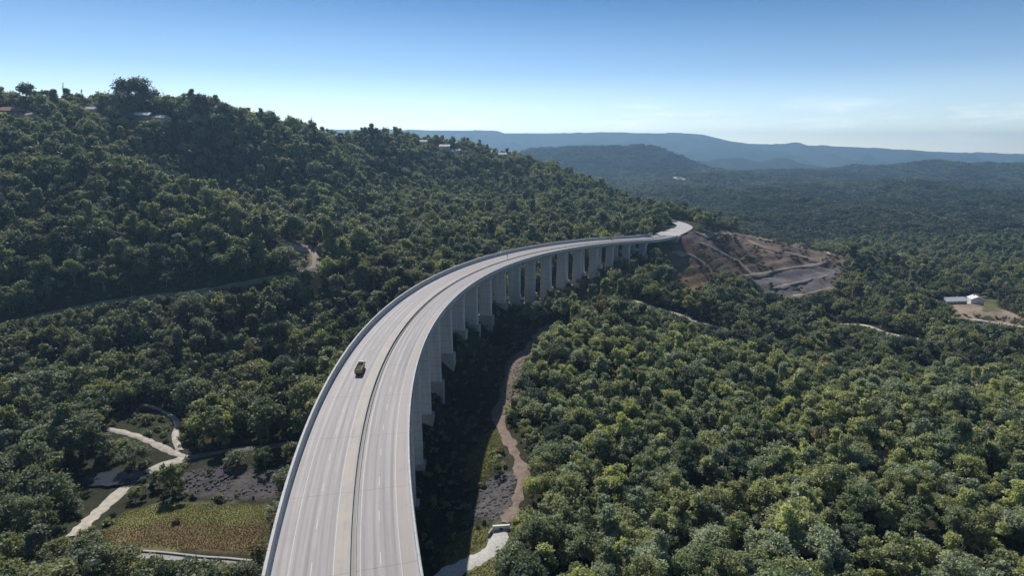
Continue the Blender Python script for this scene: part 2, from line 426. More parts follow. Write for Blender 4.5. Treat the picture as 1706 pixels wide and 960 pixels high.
BARE = poly([(1098, 402), (1150, 388), (1290, 394), (1400, 425), (1412, 442), (1390, 490), (1330, 500), (1245, 478), (1205, 468), (1165, 492), (1130, 478), (1118, 446), (1095, 426)])
BARE_BROWN = poly([(1100, 410), (1170, 415), (1230, 440), (1250, 475), (1205, 468), (1165, 492), (1130, 478), (1118, 446)])
PURPLE = poly([(1255, 462), (1400, 440), (1390, 490), (1330, 500), (1262, 478)])
CLEAR = poly([(165, 888), (215, 850), (285, 838), (330, 842), (385, 836), (452, 840), (470, 852), (445, 925), (340, 915), (235, 930), (180, 915)])
RED = poly([(170, 888), (300, 868), (448, 872), (440, 918), (300, 916), (190, 905)])
ROCKS = poly([(290, 800), (330, 778), (400, 778), (470, 790), (460, 830), (380, 838), (310, 826)])
LROAD = poly([(470, 400), (505, 408), (540, 412), (540, 455), (500, 458), (488, 440)])
GABION = poly([(786, 862), (800, 815), (832, 785), (864, 792), (850, 850), (835, 872)])
GREEN_R = poly([(735, 940), (765, 890), (800, 880), (835, 872), (850, 880), (860, 960), (735, 960)])
SEED = poly([(778, 790), (790, 745), (822, 715), (840, 735), (815, 790), (790, 815)])
BANK = poly([(860, 590), (905, 548), (915, 560), (880, 610), (862, 670), (850, 700), (828, 700), (835, 650)])
HOUSE_YARD = poly([(1562, 500), (1640, 488), (1668, 515), (1706, 530), (1706, 550), (1620, 545), (1585, 530)])
LAWN = poly([(1634, 498), (1662, 500), (1668, 520), (1636, 520)])
CLEAR_FAR = poly([(1085, 296), (1150, 296), (1150, 303), (1085, 303)])

# tracks: name, pixels, half width, material, label-free structure
TRACKS = []


def track_pts(pix, zoff=0.25, n=8):
    P = [hit(*p) for p in pix]
    out = []
    for i in range(len(P) - 1):
        a = P[max(i - 1, 0)]; b = P[i]; c = P[i + 1]; d = P[min(i + 2, len(P) - 1)]
        for k in range(n):
            t = k / n
            q = 0.5 * ((2 * b) + (c - a) * t + (2 * a - 5 * b + 4 * c - d) * t * t + (3 * b - a - 3 * c + d) * t ** 3)
            out.append((q.x, q.y))
    out.append((P[-1].x, P[-1].y))
    return np.array(out)


def strip(name, pts, hw, mat, zoff=0.25, jitter=0.25):
    t = np.gradient(pts, axis=0); t /= np.linalg.norm(t, axis=1)[:, None] + 1e-9
    nrm = np.stack([t[:, 1], -t[:, 0]], 1)
    hwv = hw * (1 + jitter * vnoise(np.arange(len(pts)) * 0.61, np.full(len(pts), hw * 7.7)))
    cols = (-1, -0.5, 0, 0.5, 1)
    V = []
    for c in cols:
        q = pts + nrm * (hwv * c)[:, None]
        z = height(q[:, 0], q[:, 1]) + zoff * (1 if abs(c) < 0.9 else -0.6)
        V.append(np.column_stack([q, z]))
    V = np.stack(V, 1).reshape(-1, 3)
    n = len(pts); k = len(cols)
    Fc = [(i * k + j, i * k + j + 1, (i + 1) * k + j + 1, (i + 1) * k + j) for i in range(n - 1) for j in range(k - 1)]
    o = obj(name, V, Fc, mat, smooth=True); o['kind'] = 'structure'
    TRACKS.append((pts, hw))
    return o


MUST = []   # ground points that the photograph shows: nothing tall may grow in front of them


def see(pix):
    for a, b in zip(pix[:-1], pix[1:]):
        k = max(2, int(math.hypot(b[0] - a[0], b[1] - a[1]) / 8))
        for i in range(k + 1):
            MUST.append(hit(a[0] + (b[0] - a[0]) * i / k, a[1] + (b[1] - a[1]) * i / k))


L_MAIN = [(120, 895), (150, 866), (188, 832), (222, 802), (262, 780), (312, 763)]
L_FORK = [(312, 763), (285, 753), (262, 742), (228, 727), (180, 716)]
L_UP = [(300, 752), (292, 730), (295, 705), (280, 690), (238, 674)]
L_EAST = [(312, 763), (360, 755), (420, 748), (490, 740), (560, 735)]
BENCH = [(-60, 555), (0, 541), (70, 527), (130, 514), (210, 500), (300, 490), (380, 478), (450, 465), (500, 455), (530, 448)]
R_TRACK = [(915, 540), (895, 560), (872, 590), (852, 630), (832, 680), (832, 705), (850, 740), (868, 780), (866, 810), (858, 845), (840, 872)]
R_GRAVEL = [(835, 880), (828, 905), (810, 925), (780, 940), (745, 960), (700, 990)]
R_FAR = [(1050, 500), (1090, 512), (1130, 524), (1165, 538), (1210, 549)]
R_FAR2 = [(1390, 540), (1430, 541), (1455, 547), (1480, 556), (1530, 565)]
DRIVE = [(1610, 532), (1640, 535), (1670, 540), (1706, 545), (1760, 552)]
LEFT_CUT = [(478, 404), (500, 414), (522, 420), (528, 438), (520, 452)]
BENCHES = [[(1155, 387), (1200, 389), (1246, 394), (1290, 402)], [(1246, 400), (1290, 418), (1330, 426), (1372, 438)], [(1240, 460), (1300, 450), (1340, 444), (1375, 437)],
           [(1288, 481), (1330, 471), (1380, 459)], [(1318, 496), (1350, 489), (1386, 481)], [(1165, 405), (1200, 420), (1230, 436), (1255, 458)], [(1120, 420), (1150, 425), (1175, 440)], [(1290, 400), (1340, 408), (1385, 426)]]

tm = strip('dirt_track', track_pts(L_MAIN), 2.7, M_TRACK)
strip('dirt_track', track_pts(L_FORK), 1.7, M_TRACK, 0.30)
strip('dirt_track', track_pts(L_UP), 1.5, M_TRACK, 0.35)
strip('dirt_track', track_pts(L_EAST), 1.8, noisy('shade_tinted_gravel', (0.10, 0.10, 0.085), (0.26, 0.25, 0.22), 0.4, 0.95), 0.40)  # gravel colour darkened to carry the shade lying on this branch
strip('grassy_track', track_pts(BENCH), 2.6, noisy('grassy_gravel', (0.15, 0.15, 0.09), (0.33, 0.31, 0.21), 0.3, 0.95))
strip('dirt_track', track_pts(R_TRACK), 2.7, M_EARTH, jitter=0.7)
strip('gravel_bed', track_pts(R_GRAVEL), 3.4, noisy('white_gravel', (0.36, 0.35, 0.32), (0.60, 0.58, 0.54), 1.2, 0.9, 0.5), 0.30)
strip('dirt_track', track_pts(R_FAR), 2.6, M_TRACK)
strip('dirt_track', track_pts(R_FAR2), 2.6, M_TRACK)
strip('driveway', track_pts(DRIVE), 3.2, M_TRACK)
strip('dirt_track', track_pts(LEFT_CUT), 3.4, noisy('buff_earth', (0.36, 0.29, 0.21), (0.55, 0.46, 0.36), 0.4, 0.95, 0.3))
M_BENCHLINE = noisy('pale_earth', (0.17, 0.13, 0.105), (0.40, 0.335, 0.28), 0.12, 0.95)
for b_ in BENCHES: strip('dirt_track', track_pts(b_), 2.6, M_BENCHLINE, 0.6, 0.6)
for p in (L_MAIN, L_FORK, L_UP, L_EAST[:4], BENCH[1:-2], R_TRACK, R_GRAVEL[:5], R_FAR, R_FAR2, DRIVE[:4], LEFT_CUT): see(p)
for b_ in BENCHES: see(b_)
see([(215, 850), (300, 835), (380, 845), (440, 845)]); see([(180, 905), (300, 900), (440, 900)]); see([(240, 925), (430, 935)]); see([(130, 800), (235, 800)]); see([(310, 800), (380, 800)])
see([(1570, 503), (1635, 508)]); see([(1590, 530), (1700, 545)]); see([(1130, 465), (1250, 440), (1300, 430)]); see([(1110, 425), (1125, 440), (1135, 470), (1160, 485)]); see([(1270, 485), (1310, 492)]); see([(800, 830), (850, 810)]); see([(790, 770), (815, 745)])
see([(705, 695), (715, 690)]); see([(725, 640), (730, 625)]); see([(745, 585), (752, 580)]); see([(745, 930), (790, 905)]); see([(1640, 505), (1660, 512)]); see([(1085, 299), (1150, 299)])
MUST = np.array([tuple(p) for p in MUST])

# ------------------------------------------------------------------ ground sheet
def axis_grid(fine):
    out = []
    for a, b, st in fine: out += list(np.arange(a, b, st))
    lo, hi = fine[0][0], fine[-1][1]
    s = fine[-1][2]; q = hi; tail = [hi]
    while q < 8800: s *= 1.13; q += s; tail.append(q)
    s = fine[0][2]; q = lo; head = []
    while q > -8000: s *= 1.22; q -= s; head.append(q)
    return np.array(head[::-1] + out + tail)


gx = axis_grid([(-640, -320, 6.0), (-320, 420, 2.7), (420, 800, 6.0)])
gy = axis_grid([(-90, 110, 8.0), (110, 470, 2.7), (470, 720, 3.4), (720, 1100, 7.0)])
GX, GY = np.meshgrid(gx, gy)
GZ = height(GX, GY)
x, y = GX.ravel(), GY.ravel(); z = GZ.ravel().copy()
z += inside(ROCKS, x, y) * 0.9 * fbm(x / 3.2, y / 3.2, 3) 
ib = inside(BARE, x, y)
wob = 2.5 * fbm(x / 40, y / 40, 3)
st_ = 5.5; fr_ = ((z + wob) / st_) % 1.0
z = np.where(ib, z + (sstep(0.55, 0.95, fr_) - fr_) * st_ * 0.55 + 2.0 * fbm(x / 15, y / 15, 4) - 0.4, z)
soil = np.tile(np.array([0.040, 0.042, 0.024]), (len(x), 1))
fa = sstep(700, 1100, np.hypot(x, y))[:, None]
soil = soil * (1 - fa) + np.array([0.040, 0.048, 0.028]) * fa
nb = (0.5 + 0.5 * fbm(x / 22, y / 22, 3))[:, None]


def zone(P, c1, c2):
    k = inside(P, x, y)[:, None]
    return np.where(k, np.array(c1) * (1 - nb) + np.array(c2) * nb, soil)


for P, c1, c2 in [(BARE, (0.075, 0.058, 0.05), (0.24, 0.18, 0.15)), (BARE_BROWN, (0.08, 0.055, 0.034), (0.27, 0.19, 0.12)), (PURPLE, (0.12, 0.108, 0.118), (0.185, 0.168, 0.175)),
                  (CLEAR, (0.13, 0.135, 0.055), (0.22, 0.205, 0.10)), (RED, (0.15, 0.105, 0.06), (0.21, 0.16, 0.09)), (ROCKS, (0.06, 0.054, 0.058), (0.13, 0.118, 0.115)),
                  (LROAD, (0.16, 0.11, 0.075), (0.38, 0.30, 0.22)), (GABION, (0.08, 0.077, 0.077), (0.16, 0.15, 0.145)), (GREEN_R, (0.11, 0.11, 0.05), (0.20, 0.19, 0.10)), (SEED, (0.06, 0.065, 0.03), (0.14, 0.135, 0.065)),
                  (BANK, (0.16, 0.12, 0.09), (0.30, 0.235, 0.18)), (HOUSE_YARD, (0.20, 0.15, 0.11), (0.42, 0.33, 0.26)), (LAWN, (0.11, 0.12, 0.05), (0.18, 0.18, 0.09)), (CLEAR_FAR, (0.40, 0.36, 0.33), (0.5, 0.46, 0.42))]:
    soil = zone(P, c1, c2)
# ground mesh carrying the soil colours
nxg, nyg = len(gx), len(gy)
idx = np.arange(nxg * nyg).reshape(nyg, nxg)
quads = np.stack([idx[:-1, :-1], idx[:-1, 1:], idx[1:, 1:], idx[1:, :-1]], -1).reshape(-1, 4)
me = bpy.data.meshes.new('ground')
me.vertices.add(len(x)); me.vertices.foreach_set('co', np.column_stack([x, y, z]).astype(np.float32).ravel())
me.loops.add(quads.size); me.loops.foreach_set('vertex_index', quads.astype(np.int32).ravel())
me.polygons.add(len(quads)); me.polygons.foreach_set('loop_start', np.arange(0, quads.size, 4, dtype=np.int32)); me.polygons.foreach_set('loop_total', np.full(len(quads), 4, dtype=np.int32))
me.update(calc_edges=True); me.validate()
me.polygons.foreach_set('use_smooth', np.ones(len(quads), dtype=bool))
ca = me.attributes.new('soil', 'FLOAT_COLOR', 'POINT'); ca.data.foreach_set('color', np.column_stack([soil, np.ones(len(x))]).astype(np.float32).ravel())
me.materials.append(M_GROUND)
go = bpy.data.objects.new('ground', me); C.objects.link(go); go['kind'] = 'structure'


# ------------------------------------------------------------------ far hills and range
def ridge(name, prof, depth, front, back, base, mat, step, rough, steps_y=40):
    """a hill whose crest height follows the given crest points (photo pixels at one depth)"""
    P = [unproj(px, py, depth) for px, py in prof]
    X = np.array([p[0] for p in P]); Z = np.array([p[2] for p in P]); Y = float(np.mean([p[1] for p in P]))
    xs_ = np.arange(X[0] - front * 0.5, X[-1] + front * 0.5 + step, step)
    ys_ = np.concatenate([Y + np.linspace(-front, 0, steps_y)[:-1], Y + np.linspace(0, back, steps_y // 2)])
    crest = np.interp(xs_, X, Z)
    edge = sstep(X[0] - front * 0.5, X[0], xs_) * (1 - sstep(X[-1], X[-1] + front * 0.5, xs_))
    crest = base + (crest - base) * edge
    gx_, gy_ = np.meshgrid(xs_, ys_)
    t = np.where(gy_ < Y, (gy_ - Y) / front, (gy_ - Y) / back)
    fall = np.where(gy_ < Y, (1 + t) ** 1.25, np.cos(np.clip(t, 0, 1) * math.pi / 2))
    zz = base + (crest[None, :] - base) * fall
    k = (1 - np.abs(t)) * np.abs(t) * 4
    zz = zz + k * rough * (np.abs(fbm(gx_ / (front * 0.22), gy_ / (front * 0.5), 4)) * -1.6 + 0.3)
    nx_, ny_ = len(xs_), len(ys_)
    i_ = np.arange(nx_ * ny_).reshape(ny_, nx_)
    q = np.stack([i_[:-1, :-1], i_[:-1, 1:], i_[1:, 1:], i_[1:, :-1]], -1).reshape(-1, 4)
    o = obj(name, np.column_stack([gx_.ravel(), gy_.ravel(), zz.ravel()]), [tuple(map(int, r)) for r in q], mat, smooth=True)
    o['kind'] = 'structure'
    return xs_, ys_, zz


HILL = ridge('hill', [(830, 275), (885, 250), (930, 247), (960, 245), (1020, 244), (1070, 242), (1095, 245), (1120, 254), (1150, 266), (1180, 278), (1205, 288), (1240, 300)], 3300, 760, 650, CAMZ - 168, M_FARHILL, 24, 60)
LOW = ridge('hill', [(1150, 306), (1190, 300), (1240, 293), (1300, 286), (1350, 285), (1400, 288), (1450, 293), (1500, 295), (1550, 291), (1600, 288), (1640, 292), (1690, 302), (1760, 308), (1850, 300)], 3000, 620, 500, CAMZ - 168, M_FARHILL, 24, 45)
MID = ridge('hill', [(1230, 345), (1300, 330), (1360, 322), (1420, 330), (1480, 338), (1560, 328), (1620, 320), (1690, 326), (1780, 318), (1880, 330)], 1750, 330, 330, CAMZ - 166, M_FARHILL, 14, 26)
ridge('hill', [(1120, 280), (1160, 271), (1200, 264), (1235, 263), (1255, 268), (1275, 272), (1298, 263), (1312, 263), (1330, 271), (1380, 279), (1480, 285), (1600, 290), (1740, 300)], 5250, 700, 500, CAMZ - 190, M_FARHILL, 40, 40)
ridge('mountain_range', [(200, 216), (500, 216), (640, 216), (700, 217), (830, 218), (838, 222), (960, 222), (1000, 220), (1060, 222), (1145, 222), (1170, 224), (1190, 229), (1215, 235), (1240, 239), (1310, 241), (1322, 237), (1332, 237), (1345, 242), (1430, 245), (1500, 250), (1600, 254), (1706, 258), (1900, 262)], 8000, 2300, 1300, CAMZ - 230, M_RANGE, 50, 190, 70)

# ------------------------------------------------------------------ viaduct
def sweep(name, prof, s0, s1, mat, parent=None, step=3.0, uv=False, closed=True):
    """prof: (across, height above road level) outline; swept along the axis"""
    n = max(2, int(round((s1 - s0) / step)) + 1); ss = np.linspace(s0, s1, n); k = len(prof)
    V = []
    for s in ss:
        for lat, h in prof:
            X, Y, Z, T = axis(s, lat); V.append((X, Y, Z + h))
    kk = k if closed else k - 1
    Fc = [(i * k + j, (i + 1) * k + j, (i + 1) * k + (j + 1) % k, i * k + (j + 1) % k) for i in range(n - 1) for j in range(kk)]
    if closed: Fc += [tuple(range(k)), tuple(range((n - 1) * k + k - 1, (n - 1) * k - 1, -1))]
    o = obj(name, V, Fc, mat, parent)
    if uv:
        l = o.data.uv_layers.new(name='lane'); li = o.data.loops
        vi = np.empty(len(li), dtype=np.int32); li.foreach_get('vertex_index', vi)
        la = np.array([p[0] for p in prof])[vi % k]; sv = ss[vi // k]
        l.data.foreach_set('uv', np.column_stack([la, sv]).astype(np.float32).ravel())
    return o


WL, WR, GAP = 13.9, 11.1, 0.36
S_BEG = -120.0
via = empty('viaduct', axis(155.6)[:2] + (28.0,))
vm = Matrix.Translation(via.location).inverted()


def vpart(o): o.matrix_parent_inverse = vm; return o


def pp(o, par): o.matrix_parent_inverse = par.matrix_parent_inverse.copy() if False else Matrix.Identity(4); return o


tag(via, 'long curved grey concrete viaduct with twin carriageways on tall piers above the forest', 'bridge')
for side in (-1, 1):
    out = -WL if side < 0 else WR; inn = side * GAP
    e = lambda a: (a if side > 0 else a)
    prof = [(inn, -0.35), (inn, 0.0), (out, 0.0), (out, -0.35)] if side < 0 else [(inn, 0.0), (inn, -0.35), (out, -0.35), (out, 0.0)]
    prof = prof[::-1]
    deck = vpart(sweep('carriageway', prof, S_BEG, S_END, M_PAVE_L if side < 0 else M_PAVE_R, via, uv=True))
    lo, hi = sorted((inn + side * 1.0, out - side * 1.5))
    pp(sweep('girder', [(lo, -0.353), (hi, -0.353), (hi - 0.7, -2.1), (lo + 0.7, -2.1)], S_BEG, S_END - 1, M_CONC, deck), deck)
    hh = 2.2 if side < 0 else 1.25
    o0, o1 = out, out - side * (0.55 if side < 0 else 0.38)
    a, b = sorted((o0 - side * 0.02, o1))
    if side < 0: pr = [(a, 0.003), (b + 0.25, 0.003), (b, 0.35), (b, hh), (a, hh)]
    else: pr = [(a - 0.2, 0.003), (b, 0.003), (b, hh), (a, hh), (a, 0.35)]
    pp(sweep('parapet', pr, S_BEG, S_END, M_PARAPET, deck, uv=True), deck)
    fl, fh = sorted((out + side * 0.004, out + side * 0.16))
    pp(sweep('fascia', [(fl, -0.75), (fh, -0.75), (fh, 0.30), (fl, 0.30)], S_BEG, S_END, M_PARAPET, deck, uv=True), deck)
    a, b = sorted((inn + side * 0.02, inn + side * 0.2))
    pp(sweep('median_barrier', [(a, 0.003), (b, 0.003), (b, 0.34), (a, 0.34)], S_BEG, S_END, M_CONC, deck), deck)
    mk = MB()
    def line(c, w, s0, s1):
        n = max(2, int((s1 - s0) / 3) + 1); v = []
        for s in np.linspace(s0, s1, n):
            for q in (c - w, c + w):
                X, Y, Z, T = axis(s, q); v.append((X, Y, Z + 0.006))
        mk.add(v, [(2 * i, 2 * i + 1, 2 * i + 3, 2 * i + 2) for i in range(n - 1)])
    for c in ((-10.3, -3.1) if side < 0 else (1.25, 7.95)): line(c, 0.075, S_BEG, S_END)
    for s in np.arange(S_BEG, S_END - 5, 12): line(-6.7 if side < 0 else 4.6, 0.08, s, s + 3.2)
    if side > 0: pp(sweep('gap_shade_strip', [(-GAP + 0.004, -0.34), (GAP - 0.004, -0.34), (GAP - 0.004, -0.28), (-GAP + 0.004, -0.28)], S_BEG, S_END, M_DARK, deck), deck)  # dark strip closing the gap, coloured as the shade between the decks
    o = mk.build('road_marking', M_PAINT, deck); pp(o, deck)

for j, s in enumerate(PIER_S):
    for side in (-1, 1):
        X, Y, Z, T = [float(v) for v in axis(s)]
        Mx = Matrix.Translation((X, Y, 0)) @ Matrix.Rotation(-T, 4, 'Z')
        c0, c1 = (1.9, 9.3) if side > 0 else (-11.4, -3.4)
        gm = [h1(*(Mx @ Vector((q, 0, 0)))[:2]) for q in (c0, c1)]
        zb = min(gm) + 0.3; ztop = Z - 3.6
        if ztop - zb < 2: continue
        m = MB(); ch = 0.35
        # chamfered blade, a little wider at the foot
        pl = [(c0 + ch, -1.15), (c1 - ch, -1.15), (c1, -0.8), (c1, 0.8), (c1 - ch, 1.15), (c0 + ch, 1.15), (c0, 0.8), (c0, -0.8)]
        mid = (c0 + c1) / 2
        v = [Mx @ Vector((mid + (a - mid) * 1.04, b * 1.15, zb - 3)) for a, b in pl] + [Mx @ Vector((a, b, ztop)) for a, b in pl]
        m.add(v, [(k, (k + 1) % 8, 8 + (k + 1) % 8, 8 + k) for k in range(8)] + [tuple(range(7, -1, -1)), tuple(range(8, 16))])
        p = vpart(m.build('pier', M_PIER, via))
        hl, hr = (GAP + 0.8, WR - 1.0) if side > 0 else (-WL + 1.0, -GAP - 0.8)
        hm = MB(); zt = Z - 2.11; v = []
        for yy in (-1.4, 1.4):
            v += [Mx @ Vector(q) for q in ((hl, yy, zt), (hr, yy, zt), (hr, yy, zt - 0.7), (c1 + 0.3, yy, ztop - 0.004), (c0 - 0.3, yy, ztop - 0.004), (hl, yy, zt - 0.7))]
        hm.add(v, [(0, 1, 2, 3, 4, 5), (11, 10, 9, 8, 7, 6)] + [(i, 6 + i, 6 + (i + 1) % 6, (i + 1) % 6) for i in range(6)])
        pp(hm.build('headstock', M_PIER, p), p)
        cm = MB(); cm.box(c0 - 0.6, c1 + 1.0, -2.2, 2.2, zb - 2.5, max(gm) + 0.9, Mx)
        pp(cm.build('pile_cap', M_PALE, p), p)
# abutment at the far end
X, Y, Z, T = [float(v) for v in axis(S_END - 2)]
Mx = Matrix.Translation((X, Y, 0)) @ Matrix.Rotation(-T, 4, 'Z')
ab = MB(); ab.box(-WL + 0.4, WR - 0.4, -0.2, 2.6, Z - 14, Z - 0.8, Mx); ab.box(WR - 0.3, WR + 0.3, 0.5, 14, Z - 8, Z - 0.5, Mx); ab.box(-WL - 0.3, -WL + 0.3, 0.5, 14, Z - 8, Z - 0.5, Mx)
vpart(ab.build('abutment', M_CONC, via))

# road beyond the viaduct
rp_ = ROAD_END
rt = np.gradient(rp_, axis=0); rt /= np.linalg.norm(rt, axis=1)[:, None]
V = []
for i in range(len(rp_)):
    tp_ = float(np.interp(i, [0, 8, 20, 30], [1, 0.95, 0.62, 0.5]))
    for lat in ((-WL + 0.5) * tp_, -6 * tp_, 0, 5 * tp_, (WR - 0.5) * tp_):
        X, Y = rp_[i, 0] + rt[i, 1] * lat, rp_[i, 1] - rt[i, 0] * lat
        V.append((float(X), float(Y), CAMZ - 79.75 + 0.02 * max(0, i - 6) if i < 5 else max(CAMZ - 79.7, h1(X, Y) + 0.3)))
ro = obj('road', V, [(i * 5 + j, i * 5 + j + 1, (i + 1) * 5 + j + 1, (i + 1) * 5 + j) for i in range(len(rp_) - 1) for j in range(4)], noisy('pale_road', (0.34, 0.33, 0.32), (0.52, 0.50, 0.49), 0.15, 0.7), smooth=True)
ro['kind'] = 'structure'
MUST = np.vstack([MUST, np.column_stack([rp_[4:-14:2], np.full(len(rp_[4:-14:2]), CAMZ - 79.7)])])

# ------------------------------------------------------------------ truck on the viaduct
ts, tl = 112.0, -6.4
X, Y, Z, T = [float(v) for v in axis(ts, tl)]
px_, py_, _ = proj(X, Y, Z)
tr = empty('tipper_truck', (X, Y, Z + 0.008), -T)
tr.scale = (0.76, 0.76, 0.76)
tag(tr, 'olive yellow tipper truck with pale cab roof driving alone on the viaduct', 'truck')
m = MB(); m.box(-1.0, 1.0, -4.4, 4.0, 0.75, 1.0); m.box(-0.45, 0.45, -4.2, 3.9, 0.55, 0.748)
m.build('chassis', M_DARK, tr)
m = MB(); m.frustum((-1.3, 1.3, -4.9, 1.75), (-1.36, 1.36, -5.0, 1.85), 1.05, 1.15)
for a in (-1.36, 1.24): m.box(a, a + 0.12, -4.9, 1.75, 1.152, 2.75)
m.box(-1.238, 1.238, 1.63, 1.75, 1.152, 2.9)
for yy in (-3.4, -1.9, -0.4, 1.0):
    for a in (-1.44, 1.362): m.box(a, a + 0.078, yy, yy + 0.14, 1.16, 2.7)
tb = m.build('tipper_body', M_OLIVE, tr)
m = MB(); m.box(-1.238, 1.238, -5.02, -4.903, 1.16, 2.6); m.build('tailgate', M_OLIVE, tb)
m = MB(); k = 7; v = []
for i in range(k + 1):
    for j in range(k + 1):
        v.append((-1.22 + 2.44 * i / k, -4.88 + 6.48 * j / k, 2.1 + 0.45 * math.sin(math.pi * i / k) * (0.6 + 0.4 * math.sin(j * 2.1)) + 0.08 * random.random()))
m.add(v, [(i * (k + 1) + j, (i + 1) * (k + 1) + j, (i + 1) * (k + 1) + j + 1, i * (k + 1) + j + 1) for i in range(k) for j in range(k)])
m.build('load', M_LOAD, tr, True)
m = MB(); m.frustum((-1.22, 1.22, 2.05, 4.25), (-1.22, 1.22, 2.05, 4.2), 0.8, 1.9); m.frustum((-1.22, 1.22, 2.05, 4.2), (-1.12, 1.12, 2.15, 3.8), 1.9, 2.95)
cab = m.build('cab', M_OLIVE, tr)
m = MB(); m.frustum((-1.14, 1.14, 2.12, 3.85), (-1.0, 1.0, 2.25, 3.6), 2.953, 3.2); m.box(-1.0, 1.0, 2.06, 2.5, 3.203, 3.55); m.build('cab_roof', M_WHITE, cab)
m = MB(); v = [(-1.08, 4.165, 2.0), (1.08, 4.165, 2.0), (1.02, 3.865, 2.85), (-1.02, 3.865, 2.85)]; m.add([(a, b + 0.02, c) for a, b, c in v], [(0, 1, 2, 3)]); m.build('windscreen', M_GLASS, cab)
for sd in (-1, 1):
    m = MB(); m.add([(sd * 1.225, 2.5, 1.95), (sd * 1.225, 3.9, 1.95), (sd * 1.14, 3.65, 2.8), (sd * 1.14, 2.55, 2.8)], [(0, 1, 2, 3)]); m.build('side_window', M_GLASS, cab)
    m = MB(); m.box(*sorted((sd * 1.28, sd * 1.5)), 4.0, 4.1, 1.9, 2.5); m.box(*sorted((sd * 1.18, sd * 1.28)), 4.03, 4.07, 2.3, 2.35); m.build('mirror', M_DARK, cab)
    m = MB(); m.box(*sorted((sd * 0.7, sd * 1.05)), 4.252, 4.3, 0.95, 1.15); m.build('headlight', M_WHITE, cab)
    m = MB(); m.box(*sorted((sd * 0.75, sd * 1.2)), -5.08, -5.025, 0.85, 1.05); m.build('tail_lamp', M_RED, tr)
    for yy in (3.0, -1.9, -3.2):
        w = MB(); w.tube((sd * 0.85, yy, 0.5), (sd * 1.22, yy, 0.5), 0.5, 0.5, 18); wo = w.build('wheel', M_RUBBER, tr, False)
        w = MB(); w.tube((sd * 1.18, yy, 0.5), (sd * 1.24, yy, 0.5), 0.28, 0.25, 12); w.build('rim', M_ROOFG, wo)

# small sign on the median
X, Y, Z, T = [float(v) for v in axis(321, -0.75)]
sg = empty('traffic_sign', (X, Y, Z + 0.86), -T)
tag(sg, 'small dark sign on a post standing on the viaduct median', 'sign')
m = MB(); m.tube((0, 0, -0.85), (0, 0, 2.3), 0.09, 0.09, 8); m.build('post', M_DARK, sg)
m = MB(); m.box(-0.5, 0.5, -0.14, -0.09, 1.5, 2.2); m.build('board', M_DARK, sg)

# ------------------------------------------------------------------ concrete drain, pond, culvert
P = track_pts([(232, 925), (300, 931), (370, 937), (445, 944)])
def chan(lo, hi, z0, z1):
    t = np.gradient(P, axis=0); t /= np.linalg.norm(t, axis=1)[:, None]; nn = np.stack([t[:, 1], -t[:, 0]], 1)
    hz = height(P[:, 0], P[:, 1]); m = MB(); v = []
    for i in range(len(P)):
        for q, zz in ((lo, z0), (hi, z0), (hi, z1), (lo, z1)): v.append((P[i, 0] + nn[i, 0] * q, P[i, 1] + nn[i, 1] * q, hz[i] + zz))
    f = [(i * 4 + j, (i + 1) * 4 + j, (i + 1) * 4 + (j + 1) % 4, i * 4 + (j + 1) % 4) for i in range(len(P) - 1) for j in range(4)] + [(0, 1, 2, 3), tuple(len(v) - 1 - k for k in range(4))]
    return m.add(v, f)
dr = empty('drainage_channel', (float(P[0, 0]), float(P[0, 1]), h1(P[0, 0], P[0, 1])))
tag(dr, 'pale concrete drainage channel with a dark trough along the near edge of the grassy clearing', 'drain')
iv = Matrix.Translation(dr.location).inverted()
for lo, hi in ((-1.5, -0.9), (0.9, 1.7)): chan(lo, hi, -0.8, 0.45).build('kerb_wall', M_PALE, dr).matrix_parent_inverse = iv
chan(-0.89, 0.89, -0.8, 0.08).build('channel_bed', M_DARK, dr).matrix_parent_inverse = iv
TRACKS.append((P, 3.0))

pp_ = [hit(*p) for p in [(122, 806), (150, 790), (200, 784), (238, 786), (250, 793), (232, 806), (190, 813), (150, 813)]]
pc = sum(pp_, Vector()) / len(pp_); zw = max(p.z for p in pp_) + 0.15
dense = []
for i in range(len(pp_)):
    a, b = pp_[i], pp_[(i + 1) % len(pp_)]
    for k in range(4):
        t = k / 4; q = a.lerp(b, t); q = q + (q - pc).normalized() * random.uniform(-0.4, 0.6); dense.append((q.x, q.y, zw))
wv = [(pc.x, pc.y, zw)] + dense
w = obj('water', wv, [(0, 1 + i, 1 + (i + 1) % len(dense)) for i in range(len(dense))], M_WATER); w['kind'] = 'structure'
POND = np.array([(p[0], p[1]) for p in dense])

q = hit(835, 884)
cv = empty('culvert_headwall', q, 0.1)
tag(cv, 'small white concrete culvert headwall at the end of the dirt track', 'culvert')
m = MB(); m.box(-2.6, 2.6, -0.3, 0.3, -1, 1.7); m.build('wall', M_WHITE, cv)
for sd in (-1, 1):
    m = MB(); m.box(-0.2, 0.2, -2.6, 0, -1, 1.1, Matrix.Translation((sd * 2.8, -0.31, 0)) @ Matrix.Rotation(sd * 0.5, 4, 'Z')); m.build('wing_wall', M_PALE, cv)
m = MB(); m.tube((0, -0.34, 0.45), (0, -0.2, 0.45), 0.55, 0.55, 16); m.build('pipe_mouth', M_DARK, cv)

# ------------------------------------------------------------------ houses
HOUSES = []
VIEWS = []


